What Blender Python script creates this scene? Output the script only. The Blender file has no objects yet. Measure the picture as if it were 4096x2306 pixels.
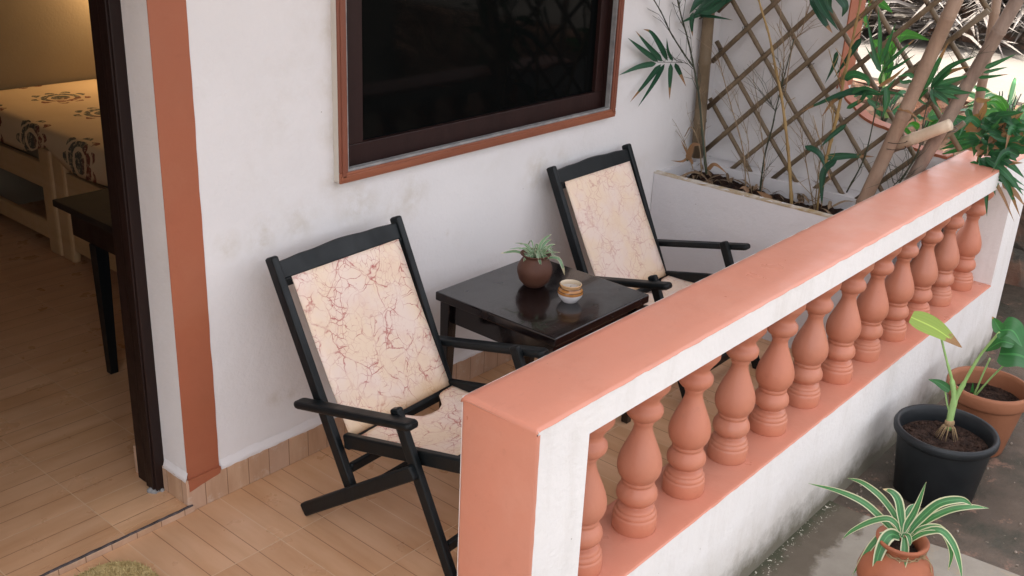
import bpy, bmesh, math, random
from mathutils import Vector, Matrix, noise
R = math.radians
random.seed(11)
scene = bpy.context.scene
COL = scene.collection

# ---------------------------------------------------------------- camera
FPX, YAW, PIT, ROL = 1047.708, 0.877201, -0.390353, 0.0485351
fw = Vector((math.sin(YAW)*math.cos(PIT), math.cos(YAW)*math.cos(PIT), math.sin(PIT)))
rt = Vector((math.cos(YAW), -math.sin(YAW), 0)); up = rt.cross(fw)
rt, up = rt*math.cos(ROL)+up*math.sin(ROL), -rt*math.sin(ROL)+up*math.cos(ROL)
CAM = Vector((0, 0, 2.2))
cd = bpy.data.cameras.new('camera'); cam = bpy.data.objects.new('camera', cd); COL.objects.link(cam)
cam.matrix_world = Matrix(((rt.x, up.x, -fw.x, CAM.x), (rt.y, up.y, -fw.y, CAM.y), (rt.z, up.z, -fw.z, CAM.z), (0, 0, 0, 1)))
cd.sensor_width = 36; cd.lens = FPX/1024*36; cd.clip_start = .05; cd.clip_end = 400
scene.camera = cam

# ---------------------------------------------------------------- world, sun, exposure
SUN_DIR = Vector((-.22, .62, 1.0)).normalized()
w = bpy.data.worlds.new("World"); scene.world = w; w.use_nodes = True
nt = w.node_tree; bg = nt.nodes['Background']
sky = nt.nodes.new('ShaderNodeTexSky'); sky.sky_type = 'NISHITA'; sky.sun_disc = False
sky.sun_elevation = math.asin(SUN_DIR.z); sky.sun_rotation = math.atan2(SUN_DIR.x, SUN_DIR.y)
sky.air_density = 1.0; sky.dust_density = 5.0; sky.ozone_density = .6
hs = nt.nodes.new('ShaderNodeHueSaturation'); hs.inputs['Saturation'].default_value = .25
mx = nt.nodes.new('ShaderNodeMix'); mx.data_type = 'RGBA'; mx.blend_type = 'MULTIPLY'; mx.inputs[0].default_value = 1
mx.inputs[7].default_value = (1.0, .955, .95, 1)
nt.links.new(sky.outputs[0], hs.inputs['Color']); nt.links.new(hs.outputs[0], mx.inputs[6])
nt.links.new(mx.outputs[2], bg.inputs['Color']); bg.inputs['Strength'].default_value = .14
sl = bpy.data.lights.new('sun', 'SUN'); sl.energy = 2.0; sl.angle = R(.6); sl.color = (1, .94, .84)
so = bpy.data.objects.new('sun', sl); COL.objects.link(so); so.rotation_euler = SUN_DIR.to_track_quat('Z', 'Y').to_euler(); so.location = (0, 6, 9)
vs = scene.view_settings; vs.view_transform = 'Standard'; vs.look = 'None'; vs.gamma = 1; vs.exposure = 2.42; vs.use_curve_mapping = False
scene.cycles.max_bounces = 8; scene.cycles.diffuse_bounces = 5

# ---------------------------------------------------------------- helpers
def ray(px, py):
    return (rt*((px-512)/FPX) - up*((py-288)/FPX) + fw)
def onx(px, py, x):
    d = ray(px, py); p = CAM + d*(x/d.x)
    return p if not (p.y > 2.80 and x < 5) else CAM + d*(2.80/d.y)
def ony(px, py, y):
    d = ray(px, py); return CAM + d*(y/d.y)
def onz(px, py, z):
    d = ray(px, py); return CAM + d*((z-CAM.z)/d.z)
def onp(px, py, P, off=0.0):
    n = Vector((P[0], P[1], 0)).normalized(); d = ray(px, py)
    return CAM + d*(((Vector(P)-CAM).dot(n)+off)/d.dot(n))
def r5(u, v): return ((2400+u/1.6111)/4, v/1.6111/4)
def r6(u, v): return ((3200+u/1.6116)/4, v/1.6116/4)
def r7(u, v): return ((3100+u/1.2028)/4, (1100+v/1.2028)/4)
def rb(u, v): return ((3200+u/2.875)/4, (1900+v/2.875)/4)

def obj(name, bm, mat, parent=None, smooth=False):
    me = bpy.data.meshes.new(name)
    bmesh.ops.recalc_face_normals(bm, faces=bm.faces) if not bm.loops.layers.uv.get('keep') else None
    bm.to_mesh(me); bm.free()
    if mat: me.materials.append(mat)
    if smooth:
        for p in me.polygons: p.use_smooth = True
    o = bpy.data.objects.new(name, me); COL.objects.link(o)
    if parent is not None: o.parent = parent
    return o
def thing(name, label, cat, loc=(0, 0, 0), rotz=0, group=None):
    o = bpy.data.objects.new(name, None); COL.objects.link(o); o.empty_display_size = .1
    o.location = loc; o.rotation_euler = (0, 0, rotz); o['label'] = label; o['category'] = cat
    if group: o['group'] = group
    bpy.context.view_layer.update()
    return o
def tag(o, label, cat, group=None, kind=None):
    o['label'] = label; o['category'] = cat
    if group: o['group'] = group
    if kind: o['kind'] = kind
    return o
def struct(o):
    o['kind'] = 'structure'; return o
def NB(): return bmesh.new()
def box(bm, a, b, bev=0, seg=2, mat=0):
    a = Vector(a); b = Vector(b)
    r = bmesh.ops.create_cube(bm, size=1)
    vs_ = r['verts']
    for v in vs_:
        v.co = Vector(((a.x+b.x)/2+v.co.x*(b.x-a.x), (a.y+b.y)/2+v.co.y*(b.y-a.y), (a.z+b.z)/2+v.co.z*(b.z-a.z)))
    if bev:
        es = list({e for v in vs_ for e in v.link_edges})
        bmesh.ops.bevel(bm, geom=es, offset=bev, segments=seg, affect='EDGES', profile=.5)
def beam(bm, p0, p1, wd, th, side=(1, 0, 0), bev=.004, seg=2):
    """rectangular bar from p0 to p1; wd along 'side', th across"""
    p0 = Vector(p0); p1 = Vector(p1); d = p1-p0; L = d.length; d.normalize()
    s = Vector(side); s = (s-d*s.dot(d)).normalized(); t = d.cross(s)
    r = bmesh.ops.create_cube(bm, size=1)
    for v in r['verts']:
        v.co = p0+d*((v.co.z+.5)*L)+s*(v.co.x*wd)+t*(v.co.y*th)
    if bev:
        es = list({e for v in r['verts'] for e in v.link_edges})
        bmesh.ops.bevel(bm, geom=es, offset=bev, segments=seg, affect='EDGES', profile=.5)
def rbeam(bm, p0, p1, wd, th, side=(1, 0, 0), rad=.007, dome=.008):
    """bar with rounded edges and softly domed ends"""
    p0 = Vector(p0); p1 = Vector(p1); d = p1-p0; L = d.length; d.normalize()
    s = Vector(side); s = (s-d*s.dot(d)).normalized(); t = d.cross(s); sec = []
    for cx, cy, a0 in ((1, 1, 0), (-1, 1, 90), (-1, -1, 180), (1, -1, 270)):
        for k in range(4):
            a = R(a0+k*30); sec.append((cx*(wd/2-rad)+rad*math.cos(a), cy*(th/2-rad)+rad*math.sin(a)))
    rings = []
    for q, k in ((0, .55), (.25*dome, .80), (.6*dome, .94), (dome, 1), (L*.33, 1.0), (L*.66, 1.0), (L-dome, 1), (L-.6*dome, .94), (L-.25*dome, .80), (L, .55)):
        rings.append([bm.verts.new(p0+d*q+s*(x*k)+t*(y*k)) for x, y in sec])
    n = len(sec)
    for a, b in zip(rings[:-1], rings[1:]):
        for k in range(n): bm.faces.new((a[k], a[(k+1) % n], b[(k+1) % n], b[k]))
    bm.faces.new(list(reversed(rings[0]))); bm.faces.new(rings[-1])
def lathe(bm, prof, seg=32, c=(0, 0, 0), cap=False):
    rings = []
    for r, z in prof:
        rings.append([bm.verts.new((c[0]+r*math.cos(2*math.pi*k/seg), c[1]+r*math.sin(2*math.pi*k/seg), c[2]+z)) for k in range(seg)])
    for a, b in zip(rings[:-1], rings[1:]):
        for k in range(seg):
            bm.faces.new((a[k], a[(k+1) % seg], b[(k+1) % seg], b[k]))
    if cap:
        bm.faces.new(list(reversed(rings[0]))); bm.faces.new(rings[-1])
def smooth_pts(pts, n):
    """Catmull-Rom through pts"""
    P = [Vector(p) for p in pts]; P = [P[0]*2-P[1]]+P+[P[-1]*2-P[-2]]; out = []
    for i in range(1, len(P)-2):
        for k in range(n):
            t = k/n; a, b, c, d = P[i-1:i+3]
            out.append(.5*((2*b)+(c-a)*t+(2*a-5*b+4*c-d)*t*t+(3*b-a-3*c+d)*t**3))
    out.append(P[-2].copy()); return out
def tube(bm, pts, rad, seg=8, nodes=None, capends=True):
    """rad: number or list; nodes: bamboo node spacing (swells the ring)"""
    pts = [Vector(p) for p in pts]; n = len(pts)
    rr = rad if isinstance(rad, (list, tuple)) else [rad]*n
    tang = [(pts[min(i+1, n-1)]-pts[max(i-1, 0)]).normalized() for i in range(n)]
    ref = Vector((0, 0, 1)) if abs(tang[0].z) < .9 else Vector((1, 0, 0))
    s = tang[0].cross(ref).normalized(); rings = []
    for i in range(n):
        s = (s-tang[i]*s.dot(tang[i])).normalized(); t = tang[i].cross(s)
        rings.append([bm.verts.new(pts[i]+(s*math.cos(2*math.pi*k/seg)+t*math.sin(2*math.pi*k/seg))*rr[i]) for k in range(seg)])
    for a, b in zip(rings[:-1], rings[1:]):
        for k in range(seg): bm.faces.new((a[k], a[(k+1) % seg], b[(k+1) % seg], b[k]))
    if capends: bm.faces.new(list(reversed(rings[0]))); bm.faces.new(rings[-1])
def bamboo(bm, p0, p1, r0, r1, step=.3, seg=12, bend=0.0, off=.1):
    """a culm with swollen nodes"""
    p0 = Vector(p0); p1 = Vector(p1); L = (p1-p0).length; d = (p1-p0).normalized()
    sd = d.cross(Vector((0, 0, 1))); sd = sd.normalized() if sd.length > .01 else Vector((1, 0, 0))
    pts = []; rad = []
    def add(s, k):
        t = s/L; pts.append(p0+d*s+sd*bend*math.sin(math.pi*t)); rad.append((r0+(r1-r0)*t)*k)
    add(0, 1); s = off+random.random()*step*.4
    while s < L-.02:
        e = min(.012, r0*.5)
        if s-e > .01: add(s-e, .985)
        add(s-e*.3, 1.10); add(s, 1.0); add(s+e*.3, 1.07); add(s+e, .98)
        if s+step*.5 < L-.03: add(s+step*.5, .97)
        s += step*random.uniform(.85, 1.15)
    add(L, 1)
    tube(bm, pts, rad, seg)
def prism(bm, poly, y0, y1, axis='y'):
    """poly of (a,b) extruded along axis"""
    def P(a, b, c): return {'y': (a, c, b), 'x': (c, a, b), 'z': (a, b, c)}[axis]
    A = [bm.verts.new(P(a, b, y0)) for a, b in poly]; B = [bm.verts.new(P(a, b, y1)) for a, b in poly]
    n = len(poly); bm.faces.new(A); bm.faces.new(list(reversed(B)))
    for i in range(n): bm.faces.new((A[i], B[i], B[(i+1) % n], A[(i+1) % n]))
def roughen(bm, amp, scale, cut=0, seed=0):
    if cut: bmesh.ops.subdivide_edges(bm, edges=bm.edges[:], cuts=cut, use_grid_fill=True)
    bmesh.ops.recalc_face_normals(bm, faces=bm.faces)
    bm.normal_update()
    for v in bm.verts:
        v.co += v.normal*amp*noise.noise(v.co*scale+Vector((seed, seed*2, 0)))

# ---------------------------------------------------------------- materials
class MT:
    def __init__(s, name, rough=.6, spec=.5):
        s.m = bpy.data.materials.new(name); s.m.use_nodes = True; s.t = s.m.node_tree
        s.b = s.t.nodes['Principled BSDF']; s.b.inputs['Roughness'].default_value = rough
        s.b.inputs['Specular IOR Level'].default_value = spec
        s.tc = s.t.nodes.new('ShaderNodeTexCoord')
    def n(s, typ, **kw):
        x = s.t.nodes.new('ShaderNode'+typ)
        for k, v in kw.items(): setattr(x, k, v)
        return x
    def l(s, a, b): s.t.links.new(a, b)
    def val(s, sock, v):
        if isinstance(v, (int, float, tuple)): sock.default_value = v
        else: s.l(v, sock)
    def pos(s):
        g = s.n('NewGeometry'); return g.outputs['Position']
    def math(s, op, a, b=0.0, c=None, clamp=False):
        x = s.n('Math', operation=op); x.use_clamp = clamp; s.val(x.inputs[0], a); s.val(x.inputs[1], b)
        if c is not None: s.val(x.inputs[2], c)
        return x.outputs[0]
    def mapr(s, v, a, b, c=0.0, d=1.0):
        x = s.n('MapRange'); s.val(x.inputs[0], v)
        for i, q in enumerate((a, b, c, d)): x.inputs[i+1].default_value = q
        return x.outputs[0]
    def noise(s, scale, detail=4, rough=.55, vec=None, dist=0, st=None):
        v = vec if vec is not None else s.tc.outputs['Object']
        if st:
            mp = s.n('Mapping'); mp.inputs['Scale'].default_value = st; s.l(v, mp.inputs[0]); v = mp.outputs[0]
        x = s.n('TexNoise'); x.inputs['Scale'].default_value = scale; x.inputs['Detail'].default_value = detail
        x.inputs['Roughness'].default_value = rough; x.inputs['Distortion'].default_value = dist
        s.l(v, x.inputs['Vector']); return x.outputs[0]
    def mix(s, f, a, b, mode='MIX'):
        x = s.n('Mix', data_type='RGBA', blend_type=mode); s.val(x.inputs[0], f)
        for i, q in ((6, a), (7, b)):
            if isinstance(q, tuple): x.inputs[i].default_value = (*q, 1) if len(q) == 3 else q
            else: s.l(q, x.inputs[i])
        return x.outputs[2]
    def col(s, c):
        if isinstance(c, tuple): s.b.inputs['Base Color'].default_value = (*c, 1)
        else: s.l(c, s.b.inputs['Base Color'])
    def bump(s, h, strength=.3, dist=.01):
        x = s.n('Bump'); x.inputs['Strength'].default_value = strength; x.inputs['Distance'].default_value = dist
        s.l(h, x.inputs['Height']); s.l(x.outputs[0], s.b.inputs['Normal'])
    def rough(s, v): s.val(s.b.inputs['Roughness'], v)
    def sep(s, v):
        x = s.n('SeparateXYZ'); s.l(v, x.inputs[0]); return x.outputs

def simple(name, c1, c2, scale=8, rough=.6, bump=.2, bs=60, spec=.4, lo=.35, hi=.65, bd=.004):
    m = MT(name, rough, spec); m.col(m.mix(m.mapr(m.noise(scale), lo, hi), c1, c2))
    if bump: m.bump(m.noise(bs, 5), bump, bd)
    return m.m

def plaster(name, base=(.74, .725, .715), stains=(), dirt_z=None, streak=False, grime=(.50, .46, .38)):
    m = MT(name, .82, .25); P = m.pos()
    c = m.mix(m.mapr(m.noise(1.3, 5, vec=P), .35, .7), base, tuple(x*.93 for x in base))
    c = m.mix(m.math('MULTIPLY', m.mapr(m.noise(4.5, 6, .65, vec=P), .56, .8), .2), c, grime)
    # small specks
    v = m.n('TexVoronoi', feature='F1'); v.inputs['Scale'].default_value = 9; m.l(P, v.inputs['Vector'])
    sp = m.math('LESS_THAN', v.outputs['Distance'], .022)
    c = m.mix(m.math('MULTIPLY', sp, .6), c, (.22, .18, .15))
    if stains:
        tot = None
        for (x, y, z, rr, k) in stains:
            d = m.n('VectorMath', operation='DISTANCE'); m.l(P, d.inputs[0]); d.inputs[1].default_value = (x, y, z)
            g = m.math('MULTIPLY', m.mapr(d.outputs['Value'], rr, rr*.25), k)
            tot = g if tot is None else m.math('MAXIMUM', tot, g)
        nz = m.mapr(m.noise(14, 6, .7, vec=P), .38, .62)
        c = m.mix(m.math('MULTIPLY', m.math('MULTIPLY', tot, nz), .8), c, (.47, .41, .31))
    if streak:
        nz = m.mapr(m.noise(7, 5, .65, vec=P, st=(1, 1, .18)), .5, .75)
        c = m.mix(m.math('MULTIPLY', nz, .3), c, (.42, .37, .30))
    if dirt_z is not None:
        z = m.sep(P)[2]
        k = m.math('ADD', z, m.math('MULTIPLY', m.noise(9, 6, .7, vec=P), -.22))
        c = m.mix(m.mapr(k, dirt_z-.10, dirt_z-.22), c, (.06, .058, .04))
        k2 = m.mapr(m.math('ADD', z, m.math('MULTIPLY', m.noise(5, 6, .7, vec=P), -.3)), dirt_z+.02, dirt_z-.12, 0, .35)
        c = m.mix(k2, c, (.4, .36, .28))
    m.col(c)
    h = m.math('ADD', m.noise(55, 6, .6, vec=P), m.math('MULTIPLY', m.noise(9, 3, vec=P), 1.4))
    m.bump(h, .40, .006)
    return m.m

def orange(name, base=(.59, .232, .152), gloss=.34):
    m = MT(name, gloss, .45); P = m.pos()
    c = m.mix(m.mapr(m.noise(2.2, 5, vec=P), .35, .7), base, (base[0]*.93, base[1]*1.02, base[2]*1.06))
    c = m.mix(m.math('MULTIPLY', m.mapr(m.noise(9, 6, .7, vec=P), .58, .75), .3), c, (base[0]*.75, base[1]*.72, base[2]*.7))
    c = m.mix(m.math('MULTIPLY', m.mapr(m.noise(3.4, 7, .7, vec=P), .52, .72), .28), c, (base[0]*1.12, base[1]*1.45, base[2]*1.6))
    c = m.mix(m.math('MULTIPLY', m.mapr(m.noise(19, 7, .75, vec=P, st=(.35, 1, 1)), .60, .70), .22), c, (base[0]*.6, base[1]*.6, base[2]*.6))
    v = m.n('TexVoronoi', feature='F1'); v.inputs['Scale'].default_value = 13; m.l(P, v.inputs['Vector'])
    c = m.mix(m.math('MULTIPLY', m.math('LESS_THAN', v.outputs['Distance'], .02), .7), c, (.22, .10, .07))
    m.col(c); m.rough(m.mapr(m.noise(6, 4, vec=P), .3, .7, gloss-.08, gloss+.15))
    m.bump(m.math('ADD', m.noise(45, 5, vec=P), m.math('MULTIPLY', m.noise(7, 3, vec=P), 1.6)), .22, .004)
    return m.m

def tiles(name, swap=False, ox=1.443, oy=2.483, z=0):
    """wood look floor tiles: 0.37 m squares, four strips each"""
    m = MT(name, .38, .5); P = m.pos(); s = m.sep(P)
    a, b = (s[1], s[0]) if swap else (s[0], s[1])
    oa, ob = (oy, ox) if swap else (ox, oy)
    def line(v, o, per, wd):
        f = m.math('FRACT', m.math('DIVIDE', m.math('SUBTRACT', v, o-per*40), per))
        f = m.math('ABSOLUTE', m.math('SUBTRACT', f, .5))
        return m.math('GREATER_THAN', f, .5-wd/per)
    def fl(v, o, per): return m.math('FLOOR', m.math('DIVIDE', m.math('SUBTRACT', v, o-per*40), per))
    groove = line(a, oa, .0925, .0013); grout = m.math('MAXIMUM', line(a, oa, .37, .0018), line(b, ob, .37, .0018))
    cmb = m.n('CombineXYZ'); m.l(fl(a, oa, .37), cmb.inputs[0]); m.l(fl(b, ob, .37), cmb.inputs[1])
    wn = m.n('TexWhiteNoise', noise_dimensions='3D'); m.l(cmb.outputs[0], wn.inputs[0])
    cmb2 = m.n('CombineXYZ'); m.l(a, cmb2.inputs[0]); m.l(m.math('MULTIPLY', b, .16), cmb2.inputs[1])
    m.l(m.math('MULTIPLY', wn.outputs[0], 7), cmb2.inputs[2])
    g = m.noise(11, 5, .55, vec=cmb2.outputs[0], dist=.15)
    c = m.mix(m.mapr(g, .3, .7), (.56, .31, .155), (.72, .45, .265))
    c = m.mix(m.mapr(wn.outputs[0], 0, 1, 0, .22), c, (.46, .25, .15))
    c = m.mix(m.math('MULTIPLY', m.mapr(m.noise(1.6, 5, .6, vec=P), .5, .75), .35), c, (.44, .26, .14))
    c = m.mix(groove, c, (.27, .13, .06)); c = m.mix(grout, c, (.66, .45, .28))
    m.col(c); m.rough(m.mapr(m.noise(7, 5, vec=P), .3, .7, .24, .42))
    m.bump(m.math('ADD', m.math('MULTIPLY', m.math('MAXIMUM', groove, grout), -1.0), m.math('MULTIPLY', g, .15)), .5, .002)
    return m.m
def skirt_mat(name, axis=0):
    m = MT(name, .42, .4); P = m.pos(); s = m.sep(P); a = s[axis]
    f = m.math('DIVIDE', m.math('ADD', a, 3.7), .0925)
    fr = m.math('ABSOLUTE', m.math('SUBTRACT', m.math('FRACT', f), .5)); ln = m.math('GREATER_THAN', fr, .484)
    wn = m.n('TexWhiteNoise', noise_dimensions='1D'); m.l(m.math('FLOOR', f), wn.inputs['W'])
    g = m.noise(14, 6, .6, vec=P, st=(1, 1, .2))
    c = m.mix(m.mapr(g, .3, .7), (.40, .24, .14), (.56, .37, .24)); c = m.mix(m.mapr(wn.outputs[0], 0, 1, 0, .45), c, (.50, .35, .27))
    c = m.mix(m.math('MULTIPLY', m.mapr(m.noise(20, 6, .7, vec=P), .55, .75), .5), c, (.62, .56, .5))
    c = m.mix(ln, c, (.20, .11, .06)); m.col(c); m.bump(m.math('ADD', g, m.math('MULTIPLY', ln, -2)), .3, .002)
    return m.m

def wood(name, c1, c2, rough=.4, sc=9, st=(1, 1, .1), scratch=0, coat=0, spec=.5):
    m = MT(name, rough, spec); g = m.noise(sc, 6, .6, st=st, dist=.8)
    c = m.mix(m.mapr(g, .32, .68), c1, c2)
    if scratch:
        q = m.mapr(m.noise(38, 6, .75, st=(1, 1, .35)), .66, .74)
        c = m.mix(m.math('MULTIPLY', q, scratch), c, (.25, .24, .22))
    m.col(c); m.rough(m.mapr(m.noise(12, 4), .3, .7, rough-.08, rough+.12)); m.bump(m.noise(sc*5, 5, st=st), .15, .002)
    m.b.inputs['Coat Weight'].default_value = coat
    return m.m

def bamboo_mat(name, c1, c2, c3=None):
    m = MT(name, .55, .35)
    c = m.mix(m.mapr(m.noise(22, 6, .7, st=(1, 1, .25)), .35, .68), c1, c2)
    c = m.mix(m.math('MULTIPLY', m.mapr(m.noise(5, 5, .7), .5, .7), .6), c, c3 or tuple(x*.55 for x in c1))
    m.col(c); m.bump(m.noise(70, 4, st=(1, 1, .15)), .35, .003); return m.m

def leaf_mat(name, g1, g2, brown=(.20, .11, .055), trans=.35, stripe=None, rough=.38):
    """uv.x along, uv.y across; uv 'rnd' = (random, browned share of the tip)"""
    m = MT(name, rough, .45)
    u = m.n('UVMap', uv_map='uv'); s = m.sep(u.outputs[0]); u2 = m.n('UVMap', uv_map='rnd'); s2 = m.sep(u2.outputs[0])
    c = m.mix(s2[0], g1, g2)
    P = m.pos()
    fine = m.math('FRACT', m.math('MULTIPLY', s[1], 7)); c = m.mix(m.math('MULTIPLY', fine, .18), c, tuple(x*1.5 for x in g2))
    mid = m.math('LESS_THAN', m.math('ABSOLUTE', m.math('SUBTRACT', s[1], .5)), .035); c = m.mix(m.math('MULTIPLY', mid, .5), c, tuple(min(1, x*2.2) for x in g2))
    if stripe:
        e = m.math('ABSOLUTE', m.math('SUBTRACT', s[1], .5)); e = m.math('ADD', e, m.math('MULTIPLY', m.math('SUBTRACT', m.noise(30, 3, vec=P), .5), .05))
        c = m.mix(m.mapr(e, .34, .39), c, stripe)
    th = m.math('SUBTRACT', m.math('SUBTRACT', 1.0, s2[1]), m.math('MULTIPLY', m.math('SUBTRACT', m.noise(60, 4, vec=P), .5), .35))
    br = m.mapr(m.math('SUBTRACT', s[0], th), 0, .05)
    bc = m.mix(m.noise(40, 4, vec=P), brown, tuple(min(1, x*1.9) for x in brown))
    c = m.mix(br, c, bc); m.col(c)
    tr = m.n('BsdfTranslucent'); m.l(m.mix(1.0, c, (.9, 1, .45), 'MULTIPLY'), tr.inputs[0])
    ms = m.n('MixShader'); ms.inputs[0].default_value = trans
    m.l(m.b.outputs[0], ms.inputs[1]); m.l(tr.outputs[0], ms.inputs[2]); m.l(ms.outputs[0], m.t.nodes['Material Output'].inputs[0])
    return m.m

def fabric(name, strength=1.0, seed=0.0):
    m = MT(name, .7, .2); u = m.n('UVMap', uv_map='uv')
    mp = m.n('Mapping'); mp.inputs['Location'].default_value = (seed, seed*.7, seed*.3); m.l(u.outputs[0], mp.inputs[0]); V = mp.outputs[0]
    c = m.mix(m.mapr(m.noise(5, 4, vec=V), .42, .58), (.80, .64, .49), (.80, .66, .57))
    def crack(sc, wd, dist, sd):
        nv = m.n('TexNoise'); nv.inputs['Scale'].default_value = 7; nv.inputs['Detail'].default_value = 5; m.l(V, nv.inputs['Vector'])
        sb = m.n('VectorMath', operation='SUBTRACT'); m.l(nv.outputs['Color'], sb.inputs[0]); sb.inputs[1].default_value = (.5, .5, .5)
        sc_ = m.n('VectorMath', operation='SCALE'); m.l(sb.outputs[0], sc_.inputs[0]); sc_.inputs['Scale'].default_value = dist
        ad = m.n('VectorMath', operation='ADD'); m.l(V, ad.inputs[0]); m.l(sc_.outputs[0], ad.inputs[1])
        ad2 = m.n('VectorMath', operation='ADD'); m.l(ad.outputs[0], ad2.inputs[0]); ad2.inputs[1].default_value = (sd, sd, sd)
        v = m.n('TexVoronoi', feature='DISTANCE_TO_EDGE'); v.inputs['Scale'].default_value = sc; m.l(ad2.outputs[0], v.inputs['Vector'])
        ins = m.mapr(m.noise(9, 4, .6, vec=V), .42, .62)
        wv = m.math('MULTIPLY', ins, wd)
        return m.math('MULTIPLY', m.mapr(m.math('SUBTRACT', v.outputs['Distance'], wv), 0.028, 0), m.mapr(ins, .05, .6, .25, 1))
    k1 = crack(9, .001, .13, 3.1); k2 = crack(19, .004, .10, 9.7); k3 = crack(38, .004, .09, 5.2)
    k1 = m.math('MULTIPLY', k1, m.mapr(m.noise(13, 3, vec=V), .36, .5)); k2 = m.math('MULTIPLY', k2, m.mapr(m.noise(6, 3, vec=V), .40, .52)); k3 = m.math('MULTIPLY', k3, m.mapr(m.noise(8, 4, vec=V), .46, .56)); k2 = m.math('MAXIMUM', k2, k3)
    blot = m.math('MULTIPLY', m.mapr(m.noise(26, 5, .75, vec=V), .64, .72), .8)
    c = m.mix(m.math('MULTIPLY', m.mapr(m.noise(11, 4, vec=V), .52, .68), .22*strength), c, (.66, .40, .34))
    c = m.mix(m.math('MULTIPLY', m.math('MAXIMUM', m.math('MAXIMUM', k1, k2), blot), .92*strength, clamp=True), c, (.42, .09, .085))
    s = m.sep(u.outputs[0]); ed = m.mapr(m.math('ADD', s[1], m.math('MULTIPLY', m.noise(12, 4, vec=V), -.06)), .035, -.03)
    c = m.mix(m.math('MULTIPLY', ed, .75), c, (.62, .42, .22))
    m.col(c); m.bump(m.math('ADD', m.noise(7, 3, vec=V), m.math('MULTIPLY', m.noise(160, 2, vec=V), .15)), .35, .01)
    return m.m

M = {}
stn = []
for (px, py, rr, k) in [(228, 246, .07, .5), (262, 236, .09, .6), (298, 224, .10, .45), (358, 204, .13, .55), (412, 198, .12, .45), (392, 214, .10, .35), (538, 172, .12, .6), (300, 70, .22, .12), (322, 20, .2, .15), (270, 120, .25, .08), (447, 233, .02, .9), (275, 398, .05, .5), (291, 393, .03, .6), (640, 170, .12, .3), (560, 160, .1, .3)]:
    P = ony(px, py, 2.848); stn.append((P.x, P.y, P.z, rr, k))
for (px, py) in [(334, 30), (334, 80), (335, 130), (337, 180)]:
    P = ony(px, py, 2.848); stn.append((P.x, P.y, P.z, .10, .45))
M['wall'] = plaster('white_plaster', stains=stn)
M['wall2'] = plaster('white_plaster_plain', base=(.76, .745, .74))
M['rail_white'] = plaster('white_plaster_weathered', base=(.78, .76, .735), dirt_z=-.03, streak=True)
M['plant_white'] = plaster('planter_plaster', base=(.72, .71, .72), streak=False)
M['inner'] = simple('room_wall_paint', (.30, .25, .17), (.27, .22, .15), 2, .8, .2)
M['teal'] = simple('teal_paint', (.12, .27, .28), (.15, .31, .31), 6, .6, .2)
M['orange'] = orange('orange_paint'); M['orange_band'] = orange('dark_orange_paint', (.35, .105, .050), .55)
M['terra'] = orange('baluster_paint', (.52, .19, .112), .42)
M['tile'] = tiles('floor_tiles'); M['tile_in'] = tiles('room_floor_tiles', swap=True, oy=3.105)
M['skirt'] = skirt_mat('skirting_tiles', 0); M['skirty'] = skirt_mat('skirting_tiles_side', 1)
M['maroon'] = wood('maroon_painted_wood', (.012, .0055, .0045), (.018, .008, .0065), .45, 12, scratch=.10, spec=.25)
M['maroon2'] = wood('maroon_window_wood', (.017, .0065, .0055), (.024, .009, .0075), .5, 12, spec=.25)
M['trimwood'] = wood('orange_stained_wood', (.21, .062, .028), (.29, .095, .045), .5, 14, st=(.12, 1, 1))
M['trimwoodv'] = wood('orange_stained_wood_upright', (.15, .042, .022), (.21, .065, .033), .5, 14)
M['putty'] = simple('grey_putty', (.20, .20, .20), (.32, .32, .31), 20, .8)
M['black'] = wood('black_painted_wood', (.0035, .0055, .0065), (.006, .009, .0105), .42, 14, scratch=.08, spec=.28)
M['table'] = wood('dark_polished_wood', (.004, .003, .0035), (.008, .005, .0055), .18, 10, st=(.12, 1, 1), scratch=0, coat=.3)
M['pine'] = wood('pine_wood', (.62, .42, .22), (.54, .35, .17), .5, 10, st=(1, .1, 1))
M['fab'] = fabric('batik_fabric', 1.0, 0.0); M['fab2'] = fabric('faded_batik_fabric', .5, 3.3)
M['pole'] = bamboo_mat('dry_bamboo', (.34, .235, .165), (.25, .165, .115), (.16, .10, .07))
M['polepale'] = bamboo_mat('pale_bamboo', (.62, .50, .37), (.54, .42, .30), (.46, .35, .24))
M['polegrey'] = bamboo_mat('weathered_bamboo', (.30, .22, .17), (.19, .135, .105), (.09, .065, .05))
M['slat'] = bamboo_mat('lattice_bamboo', (.205, .15, .092), (.14, .10, .06), (.09, .062, .036))
M['culm_y'] = bamboo_mat('yellow_culm', (.34, .225, .085), (.27, .18, .07), (.18, .11, .05))
M['culm_d'] = bamboo_mat('dark_culm', (.035, .05, .03), (.06, .06, .035), (.03, .03, .02))
M['twig'] = bamboo_mat('dry_twig', (.30, .22, .13), (.22, .15, .09))
M['bleaf'] = leaf_mat('bamboo_leaf', (.020, .085, .035), (.035, .15, .055))
M['bleaf_d'] = leaf_mat('dark_bamboo_leaf', (.012, .055, .030), (.02, .085, .045), trans=.2)
M['dleaf'] = leaf_mat('dry_leaf', (.13, .08, .045), (.30, .21, .13), trans=.15, brown=(.12, .07, .04))
M['gleaf'] = leaf_mat('green_leaf', (.035, .15, .03), (.06, .21, .035), trans=.4)
M['spider'] = leaf_mat('variegated_leaf', (.045, .16, .06), (.075, .22, .08), trans=.25, stripe=(.62, .62, .42), brown=(.45, .36, .22))
M['spider2'] = leaf_mat('pale_variegated_leaf', (.14, .26, .15), (.20, .33, .19), trans=.25, stripe=(.60, .62, .48), brown=(.5, .45, .32))
M['taro'] = leaf_mat('taro_leaf', (.025, .12, .035), (.04, .17, .045), trans=.35, brown=(.26, .15, .07))
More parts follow.
